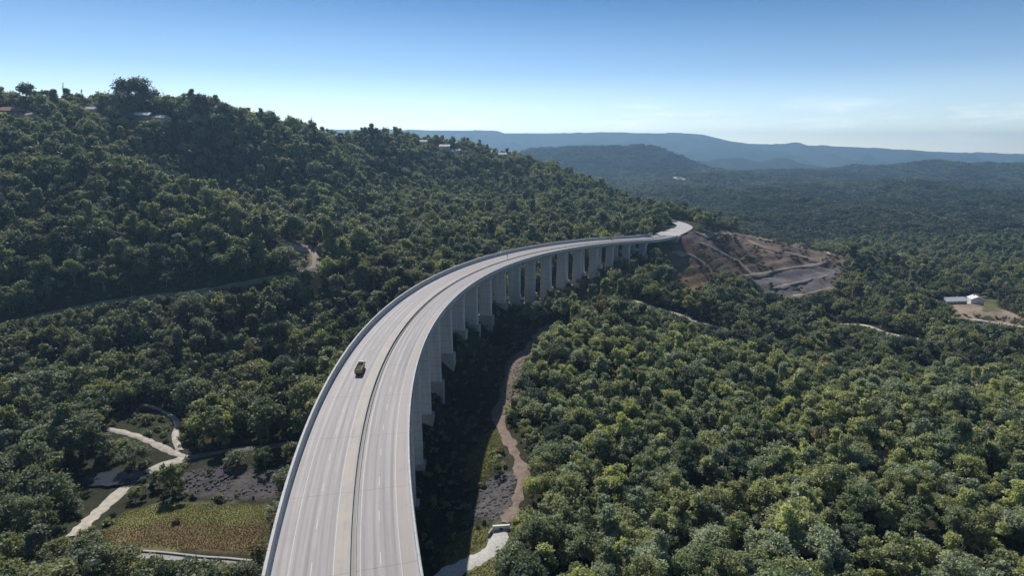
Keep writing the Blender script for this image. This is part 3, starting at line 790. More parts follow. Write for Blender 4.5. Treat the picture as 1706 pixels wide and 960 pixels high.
def house(px, py, w, l, h, rz, wall, roof, label, hip=False, d=None, lift=0.0, group=None):
    if d is None: p = hit(px, py)
    else:
        x_, y_, z_ = unproj(px, py, d); p = Vector((x_, y_, h1(x_, y_) + lift))
    HOUSES.append((p.x, p.y, max(w, l) * 0.75)); VIEWS.extend([(p.x + w * f_, p.y, p.z + (3.6 if d and d > 800 else 1.5)) for f_ in ((-.35, .1) if d and d > 800 else (-.35, 0, .35))])
    e = empty('house', p, rz); tag(e, label, 'house', group)
    m = MB(); m.box(-w / 2, w / 2, -l / 2, l / 2, -4.0, h)
    for sx in (-1, 1): m.add([(sx * w / 2, -l / 2, h), (sx * w / 2, l / 2, h), (sx * w / 2, 0, h + l * 0.27)], [(0, 1, 2)] if not hip else [])
    m.build('wall', wall, e)
    o = 0.6; rh = l * 0.27; r = MB(); y0 = l / 2 + o; x0 = w / 2 + o; ri = l * 0.35 if hip else -o * 0; zr = h - o * 0.5
    top = [(-x0 + (ri + o if hip else 0), 0, h + rh), (x0 - (ri + o if hip else 0), 0, h + rh)]
    base = [(-x0, -y0, zr), (x0, -y0, zr), (x0, y0, zr), (-x0, y0, zr)]
    v = base + top; th = 0.18; v2 = [(a, b, c + th) for a, b, c in v]
    fs = [(0, 1, 5, 4), (2, 3, 4, 5), (1, 2, 5), (3, 0, 4)] if hip else [(0, 1, 5, 4), (2, 3, 4, 5)]
    r.add([(a, b, c + 0.003) for a, b, c in v], [f[::-1] for f in fs]); r.add(v2, fs)
    r.add(v[:4] + v2[:4], [(i, (i + 1) % 4, 4 + (i + 1) % 4, 4 + i) for i in range(4)] if hip else [(0, 1, 5, 4), (2, 3, 7, 6)])
    ro_ = r.build('roof', roof, e)
    if not hip:
        m = MB(); m.box(w * 0.22, w * 0.22 + 0.8, 0.6, 1.4, h + 0.5, h + rh + 0.9); m.build('chimney', M_BRICK, ro_)
    nwin = max(2, int(w / 3.2))
    for i in range(nwin):
        xx = -w / 2 + w * (i + 0.5) / nwin
        if i == nwin // 2:
            m = MB(); m.box(xx - 0.5, xx + 0.5, -l / 2 - 0.06, -l / 2 - 0.004, 0.05, 2.1); m.build('door', M_OLIVE, e)
        else:
            m = MB(); m.box(xx - 0.8, xx + 0.8, -l / 2 - 0.06, -l / 2 - 0.004, 0.9, 2.2); fo = m.build('window', M_WHITE, e)
            m = MB(); m.box(xx - 0.68, xx + 0.68, -l / 2 - 0.075, -l / 2 - 0.062, 1.02, 2.08); m.build('pane', M_GLASS, fo)
    return e


GH = 'houses on the ridge top'
house(14, 158, 22, 11, 4.5, 0.1, M_BRICK, M_ROOFR, 'long house with a dull red roof at the far left end of the ridge', True, 500, group=GH)
house(48, 166, 9, 8, 3.2, -0.3, M_CREAM, M_ROOFG, 'small cream house just right of the red roofed house', False, 496, group=GH)
house(152, 174, 10, 8, 4.5, 0.2, M_CREAM, M_ROOFG, 'pale narrow house between the columnar trees and the big round tree', False, 530, group=GH)
house(236, 170, 13, 8, 4.0, 0.1, M_BRICK, M_ROOFW, 'brick house with white roof under the big round skyline tree', False, 537, group=GH)
house(264, 168, 14, 9, 3.6, -0.2, M_CREAM, M_ROOFW, 'bright white roofed house on the slope right of the big round tree', True, 540, group=GH)
for (px, py, w, l, rz, wall, roof, lab) in [
    (707, 243, 13, 9, 0.2, M_CREAM, M_ROOFG, 'grey roofed far house at the left end of the distant ridge hamlet'),
    (741, 243, 15, 9, 0.0, M_CREAM, M_ROOFG, 'pale roofed far house left in the pair on the distant ridge'),
    (757, 248, 16, 10, 0.15, M_CREAM, M_ROOFG, 'broad cream far house right in the pair on the distant ridge'),
    (822, 253, 11, 9, -0.2, M_BRICK, M_ROOFW, 'small brick far house with a pale roof above the cream gable'),
    (836, 257, 14, 9, 0.3, M_BRICK, M_ROOFW, 'brick far house with bright roof beside the cream gable house'),
    (846, 264, 12, 10, 1.4, M_CREAM, M_ROOFR, 'cream gabled house lowest at the right end of the distant ridge'),
    (755, 265, 9, 8, 0.4, M_CREAM, M_ROOFG, 'little pale house alone on the slope below the distant ridge pair')]:
    dd = 850 if px < 800 else 915
    house(px, py, w, l, 4.5, rz, wall, roof, lab, False, dd, 1.0, group='houses on the distant ridge')
house(1586, 506, 21, 9, 3.6, 0.12, M_CREAM, M_ROOFW, 'long low white roofed farm building in the clearing at the right edge', False)
house(1624, 507, 11, 10, 5.5, 1.2, M_WHITE, M_ROOFW, 'white gabled farm house with bright roof beside the long low building', False)
# small white tank at the left cutting
q = hit(503, 458); tk = empty('water_tank', q); tag(tk, 'small white tank at the foot of the bare cutting on the left hillside', 'tank'); HOUSES.append((q.x, q.y, 4))
m = MB(); m.tube((0, 0, -0.5), (0, 0, 2.3), 1.6, 1.6, 20); m.build('tank_body', M_WHITE, tk); m = MB(); m.tube((0, 0, 2.303), (0, 0, 2.9), 1.7, 0.2, 20); m.build('tank_lid', M_WHITE, tk)
# van in the yard
q = hit(1633, 539); vn = empty('parked_van', q + Vector((0, 0, 0.25)), 1.1); tag(vn, 'small white van parked on the bare yard below the farm house', 'van')
m = MB(); m.box(-1.0, 1.0, -2.6, 1.4, 0.4, 2.3); m.frustum((-1.0, 1.0, 1.403, 2.6), (-0.95, 0.95, 1.403, 1.7), 0.4, 2.2); m.build('body', M_WHITE, vn)
for sd in (-1, 1):
    for yy in (-1.7, 1.7):
        w_ = MB(); w_.tube((sd * 0.85, yy, 0.36), (sd * 1.05, yy, 0.36), 0.36, 0.36, 14); w_.build('wheel', M_RUBBER, vn)
m = MB(); m.add([(-0.9, 2.45, 1.0), (0.9, 2.45, 1.0), (0.88, 1.95, 2.0), (-0.88, 1.95, 2.0)], [(0, 1, 2, 3)]); m.build('windscreen', M_GLASS, vn)
# slim tower far off
q = hit(1212, 313); tw = empty('communications_tower', q); tag(tw, 'slim white tower rising from the distant bluish forest plain', 'tower')
m = MB(); m.tube((0, 0, -2), (0, 0, 30), 1.6, 0.9, 10); m.build('mast', M_WHITE, tw)
m = MB(); m.tube((0, 0, 30.01), (0, 0, 34), 0.25, 0.15, 6); m.build('antenna', M_DARK, tw)
m = MB(); m.tube((0, 0, 25), (0, 0, 25.4), 2.2, 2.2, 12); m.build('platform', M_WHITE, tw)
HOUSES.append((q.x, q.y, 20))
MUST = np.vstack([MUST, [[q.x, q.y, q.z + 6]]])
# marker post by the far track
q = hit(1134, 496); mp_ = empty('marker_post', q); tag(mp_, 'thin white post standing among dark trees below the earthworks', 'post')
m = MB(); m.tube((0, 0, -1), (0, 0, 7.5), 0.35, 0.3, 8); m.build('pole', M_WHITE, mp_); m = MB(); m.box(-0.5, 0.5, -0.25, 0.25, 7.5, 8.3); m.build('cap', M_PALE, mp_)

# ------------------------------------------------------------------ tree meshes
def leaf_quads(rg, cen, rad, n, size, flat=0.75):
    """n leaf tufts spread through a clump"""
    d = rg.normal(size=(n, 3)); d /= np.linalg.norm(d, axis=1)[:, None]
    r = rg.random(n) ** 0.5 * (1 + 0.35 * np.abs(rg.normal(size=n)) * (rg.random(n) < 0.35))
    p = cen + d * r[:, None] * np.array([rad, rad, rad * flat])
    nr = d * 0.4 + rg.normal(size=(n, 3)) * 0.55 + np.array([0, 0, 0.5]); nr /= np.linalg.norm(nr, axis=1)[:, None]
    a = rg.normal(size=(n, 3)); t = np.cross(nr, a); t /= np.linalg.norm(t, axis=1)[:, None] + 1e-9; b = np.cross(nr, t)
    s = size * (0.6 + 0.8 * rg.random(n))[:, None]; e = (0.45 + 0.4 * rg.random(n))[:, None]
    k = rg.random((n, 4, 1)) * 0.5 + 0.75
    q = np.stack([p + t * s * k[:, 0], p + b * s * e * k[:, 1], p - t * s * k[:, 2], p - b * s * e * k[:, 3]], 1)
    return q.reshape(-1, 3)


def crown_pts(rg, form, H, W, n_leaf, size):
    """clump centres per form, then leaf tufts"""
    out = []
    if form == 'round':
        nc = 17; base = 0.36
        cs = [(rg.normal(0, 0.26), rg.normal(0, 0.26), rg.uniform(0.0, 1.0)) for _ in range(nc)]
        cl = [(np.array([a * W * (1.25 - 0.75 * h), b * W * (1.25 - 0.75 * h), H * (base + (0.93 - base) * h)]), W * rg.uniform(0.11, 0.25)) for a, b, h in cs]
    elif form == 'tall':
        cl = []
        for _ in range(15):
            h = rg.uniform(0, 1); an = rg.uniform(0, 6.28); rr = W * 0.28 * (1 - 0.5 * h)
            cl.append((np.array([math.cos(an) * rr, math.sin(an) * rr, H * (0.36 + 0.58 * h)]), W * rg.uniform(0.12, 0.24)))
    elif form == 'spreading':
        cl = []
        for k in range(19):
            an = k * 2.4 + rg.uniform(-.3, .3); rr = W * 0.42 * math.sqrt((k + 0.3) / 19)
            cl.append((np.array([math.cos(an) * rr, math.sin(an) * rr, H * (0.86 - 0.33 * (rr / (W * 0.45)) ** 2 + rg.uniform(-.08, .05))]), W * rg.uniform(0.09, 0.2)))
    elif form == 'sparse':
        cl = []
        for k in range(12):
            an = rg.uniform(0, 6.28); rr = W * rg.uniform(0.12, 0.42)
            cl.append((np.array([math.cos(an) * rr, math.sin(an) * rr, H * rg.uniform(0.5, 0.92)]), W * rg.uniform(0.08, 0.18)))
    else:  # bush
        cl = [(np.array([rg.normal(0, 0.2) * W, rg.normal(0, 0.2) * W, H * rg.uniform(0.3, 0.72)]), W * rg.uniform(0.2, 0.32)) for _ in range(7)]
    tot = sum(r ** 2 for _, r in cl)
    for c, r in cl: out.append(leaf_quads(rg, c, r, max(10, int(n_leaf * r * r / tot)), size))
    return np.concatenate(out), cl


def trunk_mb(rg, H, cl, r0):
    m = MB(); top = np.array([rg.normal(0, .25), rg.normal(0, .25), H * 0.45])
    m.tube((0, 0, -1.5), top * [0.5, 0.5, 0.55], r0, r0 * 0.8, 7); m.tube(top * [0.5, 0.5, 0.54], top, r0 * 0.8, r0 * 0.6, 7)
    for c, r in cl[:7]: m.tube(top * [0.9, 0.9, 0.9 - 0.25 * rg.random()], c, r0 * 0.42, r0 * 0.1, 5)
    return m


FORMS = ['round', 'round', 'spreading', 'tall', 'sparse', 'round', 'spreading', 'bush']
DIM = {'round': (13, 11), 'spreading': (12, 13), 'tall': (16, 8.5), 'sparse': (14, 11), 'bush': (6, 7)}


def leaf_mesh(name, q, mat):
    n = len(q) // 4; me = bpy.data.meshes.new(name)
    me.vertices.add(len(q)); me.vertices.foreach_set('co', q.astype(np.float32).ravel())
    me.loops.add(4 * n); me.loops.foreach_set('vertex_index', np.arange(4 * n, dtype=np.int32))
    me.polygons.add(n); me.polygons.foreach_set('loop_start', np.arange(0, 4 * n, 4, dtype=np.int32)); me.polygons.foreach_set('loop_total', np.full(n, 4, dtype=np.int32))
    me.update(calc_edges=True); me.materials.append(mat); return me


NEAR, protos = [], []
pcol = bpy.data.collections.new('tree_kinds')     # not linked: only the forest reads it
for i, fm in enumerate(FORMS + ['round', 'spreading', 'sparse', 'tall', 'round', 'spreading', 'sparse', 'tall', 'bush']):
    rg = np.random.default_rng(100 + i); H, W = DIM[fm]
    q, cl = crown_pts(rg, fm, H, W, {'sparse': 1700, 'bush': 1300}.get(fm, 3600), 0.40)
    crown = leaf_mesh('crown', q, M_LEAF); tmb = trunk_mb(rg, H, cl, 0.28 if fm != 'bush' else 0.1)
    tme = bpy.data.meshes.new('trunk'); tme.from_pydata(tmb.v, [], tmb.f); tme.materials.append(M_BARK)
    NEAR.append((fm, crown, tme, H, W))
for i, fm in enumerate(FORMS):
    rg = np.random.default_rng(300 + i); H, W = DIM[fm]
    q, cl = crown_pts(rg, fm, H, W, {'sparse': 900, 'bush': 600}.get(fm, 1800), 0.54)
    n = len(q) // 4; tmb = trunk_mb(rg, H, cl, 0.28)
    me = bpy.data.meshes.new('forest_tree'); me.from_pydata([tuple(v) for v in q] + tmb.v, [], [tuple(range(4 * k, 4 * k + 4)) for k in range(n)] + [tuple(a + len(q) for a in f) for f in tmb.f])
    me.materials.append(M_LEAF); me.materials.append(M_BARK)
    me.polygons.foreach_set('material_index', np.array([0] * n + [1] * len(tmb.f), dtype=np.int32)); me.update()
    o = bpy.data.objects.new('kind_a%02d' % i, me); pcol.objects.link(o)
ccol = bpy.data.collections.new('clump_kinds')
for i in range(6):
    rg = np.random.default_rng(500 + i); qs = []
    for _ in range(9):
        c = np.array([rg.uniform(-13, 13), rg.uniform(-13, 13), 0]); H = rg.uniform(9, 16); W = rg.uniform(8, 13)
        for _k in range(3): qs.append(leaf_quads(rg, c + [rg.normal(0, W * .2), rg.normal(0, W * .2), H * rg.uniform(.5, .85)], W * 0.34, 22, 1.7))
    o = bpy.data.objects.new('kind_c%02d' % i, leaf_mesh('tree_clump', np.concatenate(qs), M_LEAF)); ccol.objects.link(o)

# ------------------------------------------------------------------ where trees grow
def jitter(x0, x1, y0, y1, cell, rg):
    a, b = np.meshgrid(np.arange(x0, x1, cell), np.arange(y0, y1, cell))
    a = a.ravel() + rg.uniform(-.7, .7, a.size) * cell; b = b.ravel() + rg.uniform(-.7, .7, b.size) * cell
    return a, b


def seg_dist(px, py, pts):
    best = np.full(px.shape, 1e9)
    for (ax, ay), (bx, by) in zip(pts[:-1], pts[1:]):
        dx, dy = bx - ax, by - ay; L = dx * dx + dy * dy + 1e-9
        t = np.clip(((px - ax) * dx + (py - ay) * dy) / L, 0, 1)
        best = np.minimum(best, np.hypot(px - ax - t * dx, py - ay - t * dy))
    return best


rgT = np.random.default_rng(21)
tx, ty = jitter(-900, 950, 70, 960, 7.2, rgT)
young = lambda a, b: (a > np.interp(b, _ys, _xs) + 34) & (b < 330 + 40 * vnoise(a / 60, b / 60))
q_ = ~young(tx, ty); yx, yy_ = jitter(-60, 420, 70, 400, 5.3, rgT); yq = young(yx, yy_)
tx = np.concatenate([tx[q_], yx[yq]]); ty = np.concatenate([ty[q_], yy_[yq]])
k = (np.abs(tx) < 0.98 * ty + 110) & (rgT.random(tx.size) < 0.94)
tx, ty = tx[k], ty[k]
keep = np.ones(tx.size, bool)
AX = np.array([axis(s)[:2] for s in np.arange(-100, 700, 8.0)], float)
da = seg_dist(tx, ty, AX); side = tx - np.interp(ty, _ys, _xs)
keep &= (da > 17) & ~((side > 0) & (da < 33) & (ty < 330)) & ~((side > 0) & (da < 24) & (ty < 430))
for pts, hw in TRACKS: keep &= seg_dist(tx, ty, pts[::2] if len(pts) > 12 else pts) > hw + 2.2
for P_ in (BARE, CLEAR, ROCKS, LROAD, GABION, GREEN_R, SEED, BANK, HOUSE_YARD, LAWN, POND): keep &= ~inside(P_, tx, ty)
for hx, hy, hr in HOUSES: keep &= np.hypot(tx - hx, ty - hy) > hr
tx, ty = tx[keep], ty[keep]; tz = height(tx, ty)
form = np.where(young(tx, ty), rgT.choice(len(FORMS), tx.size, p=[.08, .08, .17, .17, .20, .08, .17, .05]), rgT.choice(len(FORMS), tx.size, p=[.15, .15, .15, .13, .14, .12, .12, .04]))
scl = np.clip(rgT.normal(0.92, 0.2, tx.size), 0.5, 1.45)
isy = young(tx, ty); scl = np.where(isy, np.clip(rgT.normal(0.66, 0.17, tx.size), 0.34, 1.1), scl)
scl *= 0.85 + 0.25 * (0.5 + 0.5 * fbm(tx / 45, ty / 45, 2))
zst = rgT.uniform(0.82, 1.28, tx.size)
tH = np.array([DIM[f][0] for f in FORMS])[form] * zst; tW = np.array([DIM[f][1] for f in FORMS])[form]
MUST = np.vstack([MUST, VIEWS])
# keep open the lines of sight that the photograph shows open: lower trees there
for mx_, my_, mz_ in MUST:
    L = math.hypot(mx_, my_); ux, uy = mx_ / L, my_ / L
    al = tx * ux + ty * uy; off = np.abs(tx * uy - ty * ux)
    c = (al < L + 2) & (al > L - 110) & (off < tW * scl * 0.42 + 0.8)
    if not c.any(): continue
    line_z = CAMZ + (mz_ + 0.4 - CAMZ) * al[c] / L
    room = (line_z - tz[c]) / tH[c]
    scl[c] = np.minimum(scl[c], room)
# piers stay in view as well
for j, s in enumerate(PIER_S[6:]):
    for fr in (0.25, 0.5, 0.8):
        X, Y, Z, T = [float(v) for v in axis(s, 6)]
        gz = h1(X, Y); mz_ = gz + (Z - gz) * fr; L = math.hypot(X, Y); ux, uy = X / L, Y / L
        al = tx * ux + ty * uy; off = np.abs(tx * uy - ty * ux); c = (al < L) & (al > L - 90) & (off < tW * scl * 0.4 + 3)
        if c.any(): scl[c] = np.minimum(scl[c], (CAMZ + (mz_ - CAMZ) * al[c] / L - tz[c]) / tH[c])
k = scl > 0.22
tx, ty, tz, form, scl, tH, tW, zst = [a[k] for a in (tx, ty, tz, form, scl, tH, tW, zst)]
rot = rgT.uniform(0, 6.28, tx.size)
TONES = {'olive green': (0.245, 0.258, 0.156), 'grey-green': (0.226, 0.252, 0.205), 'dark green': (0.084, 0.105, 0.082), 'mid green': (0.150, 0.178, 0.118), 'yellow-green': (0.310, 0.325, 0.168), 'brownish': (0.185, 0.155, 0.108)}
TN = list(TONES)
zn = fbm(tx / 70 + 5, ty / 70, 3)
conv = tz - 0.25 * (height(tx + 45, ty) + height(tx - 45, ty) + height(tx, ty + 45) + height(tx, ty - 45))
sunny = 0.5 + 0.5 * np.tanh(1.3 * zn + 0.62 * conv + 0.9 * young(tx, ty) - 0.5 * (tx < -60) * (ty > 300))  # species mix by terrain; also paints lit crests, shaded hollows and left hill
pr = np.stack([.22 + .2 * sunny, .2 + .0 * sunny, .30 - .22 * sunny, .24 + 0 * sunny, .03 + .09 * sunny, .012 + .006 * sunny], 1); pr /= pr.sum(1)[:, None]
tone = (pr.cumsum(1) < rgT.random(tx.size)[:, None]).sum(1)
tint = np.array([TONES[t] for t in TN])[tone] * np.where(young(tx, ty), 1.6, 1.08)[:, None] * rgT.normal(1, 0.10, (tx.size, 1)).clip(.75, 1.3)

# which trees show largest: discs into a small depth buffer, near to far
px, py, dd = proj(tx, ty, tz + tH * scl * 0.62)
Wb, Hb = 854, 480
buf = np.full((Hb, Wb), -1, dtype=np.int32)
order = np.argsort(dd)
rad = tW * scl * 0.46 / dd * F / 2; radz = tH * scl * 0.40 / dd * F / 2
# the deck hides what is behind it
dv = []
for s in np.arange(0, 556, 4.0):
    a = axis(s, -WL); b = axis(s, WR); dv.append((proj(a[0], a[1], a[2]), proj(b[0], b[1], b[2])))
for i in order[:4200]:
    cx_, cy_ = px[i] / 2, py[i] / 2; r1, r2 = rad[i], radz[i]
    x0, x1 = int(max(0, cx_ - r1)), int(min(Wb - 1, cx_ + r1)); y0, y1 = int(max(0, cy_ - r2)), int(min(Hb - 1, cy_ + r2))
    if x1 < x0 or y1 < y0: continue
    yy, xx = np.mgrid[y0:y1 + 1, x0:x1 + 1]
    mk = (((xx - cx_) / (r1 + .01)) ** 2 + ((yy - cy_) / (r2 + .01)) ** 2 <= 1)
    sub = buf[y0:y1 + 1, x0:x1 + 1]
    # behind the deck?
    hide = np.zeros_like(mk)
    for (a, b) in dv[::1]:
        pass
    sub[mk & (sub < 0)] = i
DECKPOLY = np.array([(437, 970), (470, 837), (497, 727), (543, 643), (600, 560), (640, 511), (694, 476), (740, 455), (843, 416), (946, 400), (1090, 392), (1100, 398), (1024, 410), (946, 430), (843, 470), (790, 500), (740, 560), (712, 640), (705, 690), (685, 700), (690, 830), (707, 970)]) / 2
yy, xx = np.mgrid[0:Hb, 0:Wb]
buf[inside(DECKPOLY, xx.astype(float), yy.astype(float))] = -1
cnt = np.bincount(buf[buf >= 0], minlength=tx.size)
top = np.argsort(-cnt)[:292]; top = [int(i) for i in top if cnt[i] > 25]
single = np.zeros(tx.size, bool); single[top] = True

# ------------------------------------------------------------------ the single trees
FORM_WORDS = {'round': 'round', 'spreading': 'flat-topped', 'tall': 'tall narrow', 'sparse': 'sparse', 'bush': 'low bushy'}
ZONES = [  # photo areas with the landmark a viewer would use
    ((0, 0, 700, 470), 'on the slope above the overgrown hillside track'),
    ((0, 470, 330, 590), 'on the bank below the overgrown hillside track'),
    ((330, 440, 640, 590), 'between the hillside track and the viaduct bend'),
    ((0, 590, 170, 720), 'at the left edge above the pond'),
    ((170, 590, 340, 720), 'above the forked end of the pale path'),
    ((340, 590, 560, 745), 'between the pale path fork and the viaduct'),
    ((0, 720, 140, 830), 'at the left edge beside the pond'),
    ((140, 720, 330, 830), 'beside the pale forked path'),
    ((0, 830, 150, 1100), 'in the bottom left corner below pale path'),
    ((150, 830, 460, 1100), 'around the grassy clearing'),
    ((460, 700, 690, 1100), 'close under the viaduct deck'),
    ((690, 590, 870, 1100), 'beside the brown track right of the viaduct'),
    ((640, 380, 1110, 540), 'near the far piers of the viaduct'),
    ((870, 500, 1060, 620), 'on the spur just right of the piers'),
    ((870, 620, 1060, 740), 'on the slope right of the brown track'),
    ((870, 740, 1060, 850), 'right of the gravel bed, halfway down'),
    ((870, 850, 1060, 1100), 'at the bottom edge beside the gravel bed'),
    ((1060, 380, 1400, 560), 'below the bare earthworks'),
    ((1400, 380, 1800, 560), 'near the white farm buildings'),
    ((1060, 560, 1280, 660), 'on the spur in front of the dark hollow'),
    ((1280, 560, 1500, 660), 'along the crest before the dark hollow'),
    ((1500, 560, 1800, 660), 'on the crest at the right edge'),
    ((1060, 660, 1220, 760), 'on the inner slope of the right hill'),
    ((1220, 660, 1380, 760), 'in the middle of the right hill'),
    ((1380, 660, 1540, 760), 'on the upper right hill'),
    ((1540, 660, 1800, 760), 'on the right hill by the right edge'),
    ((1060, 760, 1220, 860), 'on the lower inner slope of the right hill'),
    ((1220, 760, 1380, 860), 'on the lower middle of the right hill'),
    ((1380, 760, 1540, 860), 'on the lower right hill'),
    ((1540, 760, 1800, 860), 'low on right hill by the right edge'),
    ((1060, 860, 1220, 1100), 'at the bottom edge left of right hill'),
    ((1220, 860, 1380, 1100), 'at the bottom edge under the right hill'),
    ((1380, 860, 1540, 1100), 'at the bottom edge toward the right corner'),
    ((1540, 860, 1800, 1100), 'in the bottom right corner')]


def zone_of(a, b):
    for (x0, y0, x1, y1), w in ZONES:
        if x0 <= a < x1 and y0 <= b < y1: return w
    return 'in the open forest'


groups = {}
for i in top:
    zt = zone_of(px[i], py[i]); key = (TN[tone[i]], FORM_WORDS[FORMS[form[i]]], zt)
    groups.setdefault(key, []).append(i)
ORD = ['', 'second', 'third', 'fourth', 'fifth', 'sixth', 'seventh', 'eighth', 'ninth', 'tenth', 'eleventh', 'twelfth']
LAB = {}
for (tn, fw, zt), ids in groups.items():
    ids.sort(key=lambda i: px[i])
    for r_, i in enumerate(ids):
        if len(ids) == 1: s_ = f'{tn} {fw} tree {zt}'
        else:
            o_ = 'leftmost' if r_ == 0 else 'rightmost' if r_ == len(ids) - 1 else (ORD[min(r_, 11)] + ' from left')
            s_ = f'{tn} {fw} tree {zt}, {o_}'
        LAB[i] = s_
kindname = {'round': 'gum_tree', 'spreading': 'gum_tree', 'tall': 'gum_tree', 'sparse': 'gum_tree', 'bush': 'bushy_tree'}
var = {}
for i, (fm, *_r) in enumerate(NEAR): var.setdefault(fm, []).append(i)
first = {}
for i in top:
    fm = FORMS[form[i]]; vi = random.choice(var[fm]); _, cme, tme, H, W = NEAR[vi]
    if vi not in first:
        root = empty(kindname[fm]); co = bpy.data.objects.new('crown', cme); to = bpy.data.objects.new('trunk', tme)
        for o in (co, to): C.objects.link(o); o.parent = root
        first[vi] = (root, co, to)
    else:
        r0, c0, t0 = first[vi]; root, co, to = r0.copy(), c0.copy(), t0.copy()
        for o in (root, co, to): C.objects.link(o)
        co.parent = root; to.parent = root
    root.location = (tx[i], ty[i], tz[i]); s_ = float(scl[i]); root.scale = (s_, s_, s_ * float(zst[i])); root.rotation_euler = (0, 0, float(rot[i]))
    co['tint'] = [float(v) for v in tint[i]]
    tag(root, LAB[i], 'tree', 'single trees of the forest')


# ------------------------------------------------------------------ the rest of the forest, one object
def forest(name, pts, ids, rots, scls, tints, col, zsc=None):
    me = bpy.data.meshes.new(name); me.vertices.add(len(pts)); me.vertices.foreach_set('co', np.asarray(pts, np.float32).ravel())
    for nm, ty_, dat in (('pick', 'INT', np.asarray(ids, np.int32)), ('turn', 'FLOAT', np.asarray(rots, np.float32)), ('size', 'FLOAT', np.asarray(scls, np.float32)), ('tallness', 'FLOAT', np.asarray(scls if zsc is None else scls * zsc, np.float32))):
        a = me.attributes.new(nm, ty_, 'POINT'); a.data.foreach_set('value', dat)
    a = me.attributes.new('tint', 'FLOAT_COLOR', 'POINT'); a.data.foreach_set('color', np.column_stack([tints, np.ones(len(pts))]).astype(np.float32).ravel())
    me.update(); o = bpy.data.objects.new(name, me); C.objects.link(o)
    ng = bpy.data.node_groups.new(name, 'GeometryNodeTree')
    ng.interface.new_socket('Geometry', in_out='INPUT', socket_type='NodeSocketGeometry'); ng.interface.new_socket('Geometry', in_out='OUTPUT', socket_type='NodeSocketGeometry')
    gi = ng.nodes.new('NodeGroupInput'); gp = ng.nodes.new('NodeGroupOutput'); ip = ng.nodes.new('GeometryNodeInstanceOnPoints'); ci = ng.nodes.new('GeometryNodeCollectionInfo')
    ci.inputs['Collection'].default_value = col; ci.inputs['Separate Children'].default_value = True; ci.inputs['Reset Children'].default_value = True
    def na(nm, dt):
        n = ng.nodes.new('GeometryNodeInputNamedAttribute'); n.data_type = dt; n.inputs['Name'].default_value = nm; return n.outputs['Attribute']
    ip.inputs['Pick Instance'].default_value = True
    cx = ng.nodes.new('ShaderNodeCombineXYZ'); ng.links.new(na('turn', 'FLOAT'), cx.inputs['Z'])
    cs = ng.nodes.new('ShaderNodeCombineXYZ'); sz = na('size', 'FLOAT')
    for c_ in 'XY': ng.links.new(sz, cs.inputs[c_])
    ng.links.new(na('tallness', 'FLOAT'), cs.inputs['Z'])
    ng.links.new(gi.outputs[0], ip.inputs['Points']); ng.links.new(ci.outputs[0], ip.inputs['Instance']); ng.links.new(na('pick', 'INT'), ip.inputs['Instance Index'])
    ng.links.new(cx.outputs[0], ip.inputs['Rotation']); ng.links.new(cs.outputs[0], ip.inputs['Scale']); ng.links.new(ip.outputs[0], gp.inputs[0])
    md = o.modifiers.new('trees', 'NODES'); md.node_group = ng
    return o


k = ~single
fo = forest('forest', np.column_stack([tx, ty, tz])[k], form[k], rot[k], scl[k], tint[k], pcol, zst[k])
fo['kind'] = 'stuff'
# far woodland in clumps
rgF = np.random.default_rng(77)
cpts = []
for y0, y1, cell in ((930, 1700, 17.0), (1700, 2700, 22.0), (2700, 4000, 28.0)):
    a, b = jitter(-0.98 * y1, 1.0 * y1, y0, y1, cell, rgF)
    q = (np.abs(a) < 0.98 * b + 60) & ~((a < -320) & (b > 1300)); cpts.append((a[q], b[q], np.full(q.sum(), cell)))
a, b = jitter(500, 1700, 500, 930, 16, rgF); q = (a > 0.95 * b + 110 - 200) & (a < 1.2 * b) & (a > 930); cpts.append((a[q], b[q], np.full(q.sum(), 16.0)))
fx = np.concatenate([c[0] for c in cpts]); fy = np.concatenate([c[1] for c in cpts]); fc = np.concatenate([c[2] for c in cpts])
q = ~inside(CLEAR_FAR, fx, fy)
for hx, hy, hr in HOUSES: q &= np.hypot(fx - hx, fy - hy) > hr + 8
fx, fy, fc = fx[q], fy[q], fc[q]; fz = height(fx, fy)
fs = fc / 21 * rgF.uniform(0.7, 1.15, fx.size)
ft = np.array([TONES['dark green'], TONES['mid green'], TONES['olive green'], TONES['grey-green']])[rgF.choice(4, fx.size, p=[.36, .34, .14, .16])] * (0.42 + 0.42 * (0.5 + 0.5 * fbm(fx / 160, fy / 160, 3)))[:, None]
hill_pts = []
for (hx_, hy_, hz_), cell_, back_ in ((HILL, 23, 250), (LOW, 23, 200), (MID, 17, 100)):
    ha, hb = jitter(hx_[0], hx_[-1], hy_[0], hy_[-1] - back_, cell_, rgF)
    ii = np.clip(np.searchsorted(hx_, ha), 0, len(hx_) - 1); jj = np.clip(np.searchsorted(hy_, hb), 0, len(hy_) - 1); zz_ = hz_[jj, ii]
    kk_ = zz_ > height(ha, hb) + 2; hill_pts.append(np.column_stack([ha, hb, zz_ - 8 * cell_ / 23, np.full(ha.size, cell_ / 21)])[kk_])
hill_pts = np.concatenate(hill_pts)
nh = len(hill_pts)
fo2 = forest('woodland', np.vstack([np.column_stack([fx, fy, fz - 3.0 * fs]), hill_pts[:, :3]]), rgF.integers(0, 6, fx.size + nh), rgF.uniform(0, 6.28, fx.size + nh),
             np.concatenate([fs, hill_pts[:, 3] * rgF.uniform(0.85, 1.2, nh)]), np.vstack([ft, np.array(TONES['dark green']) * (0.45 + 0.4 * rgF.random((nh, 1)))]), ccol)
fo2['kind'] = 'stuff'

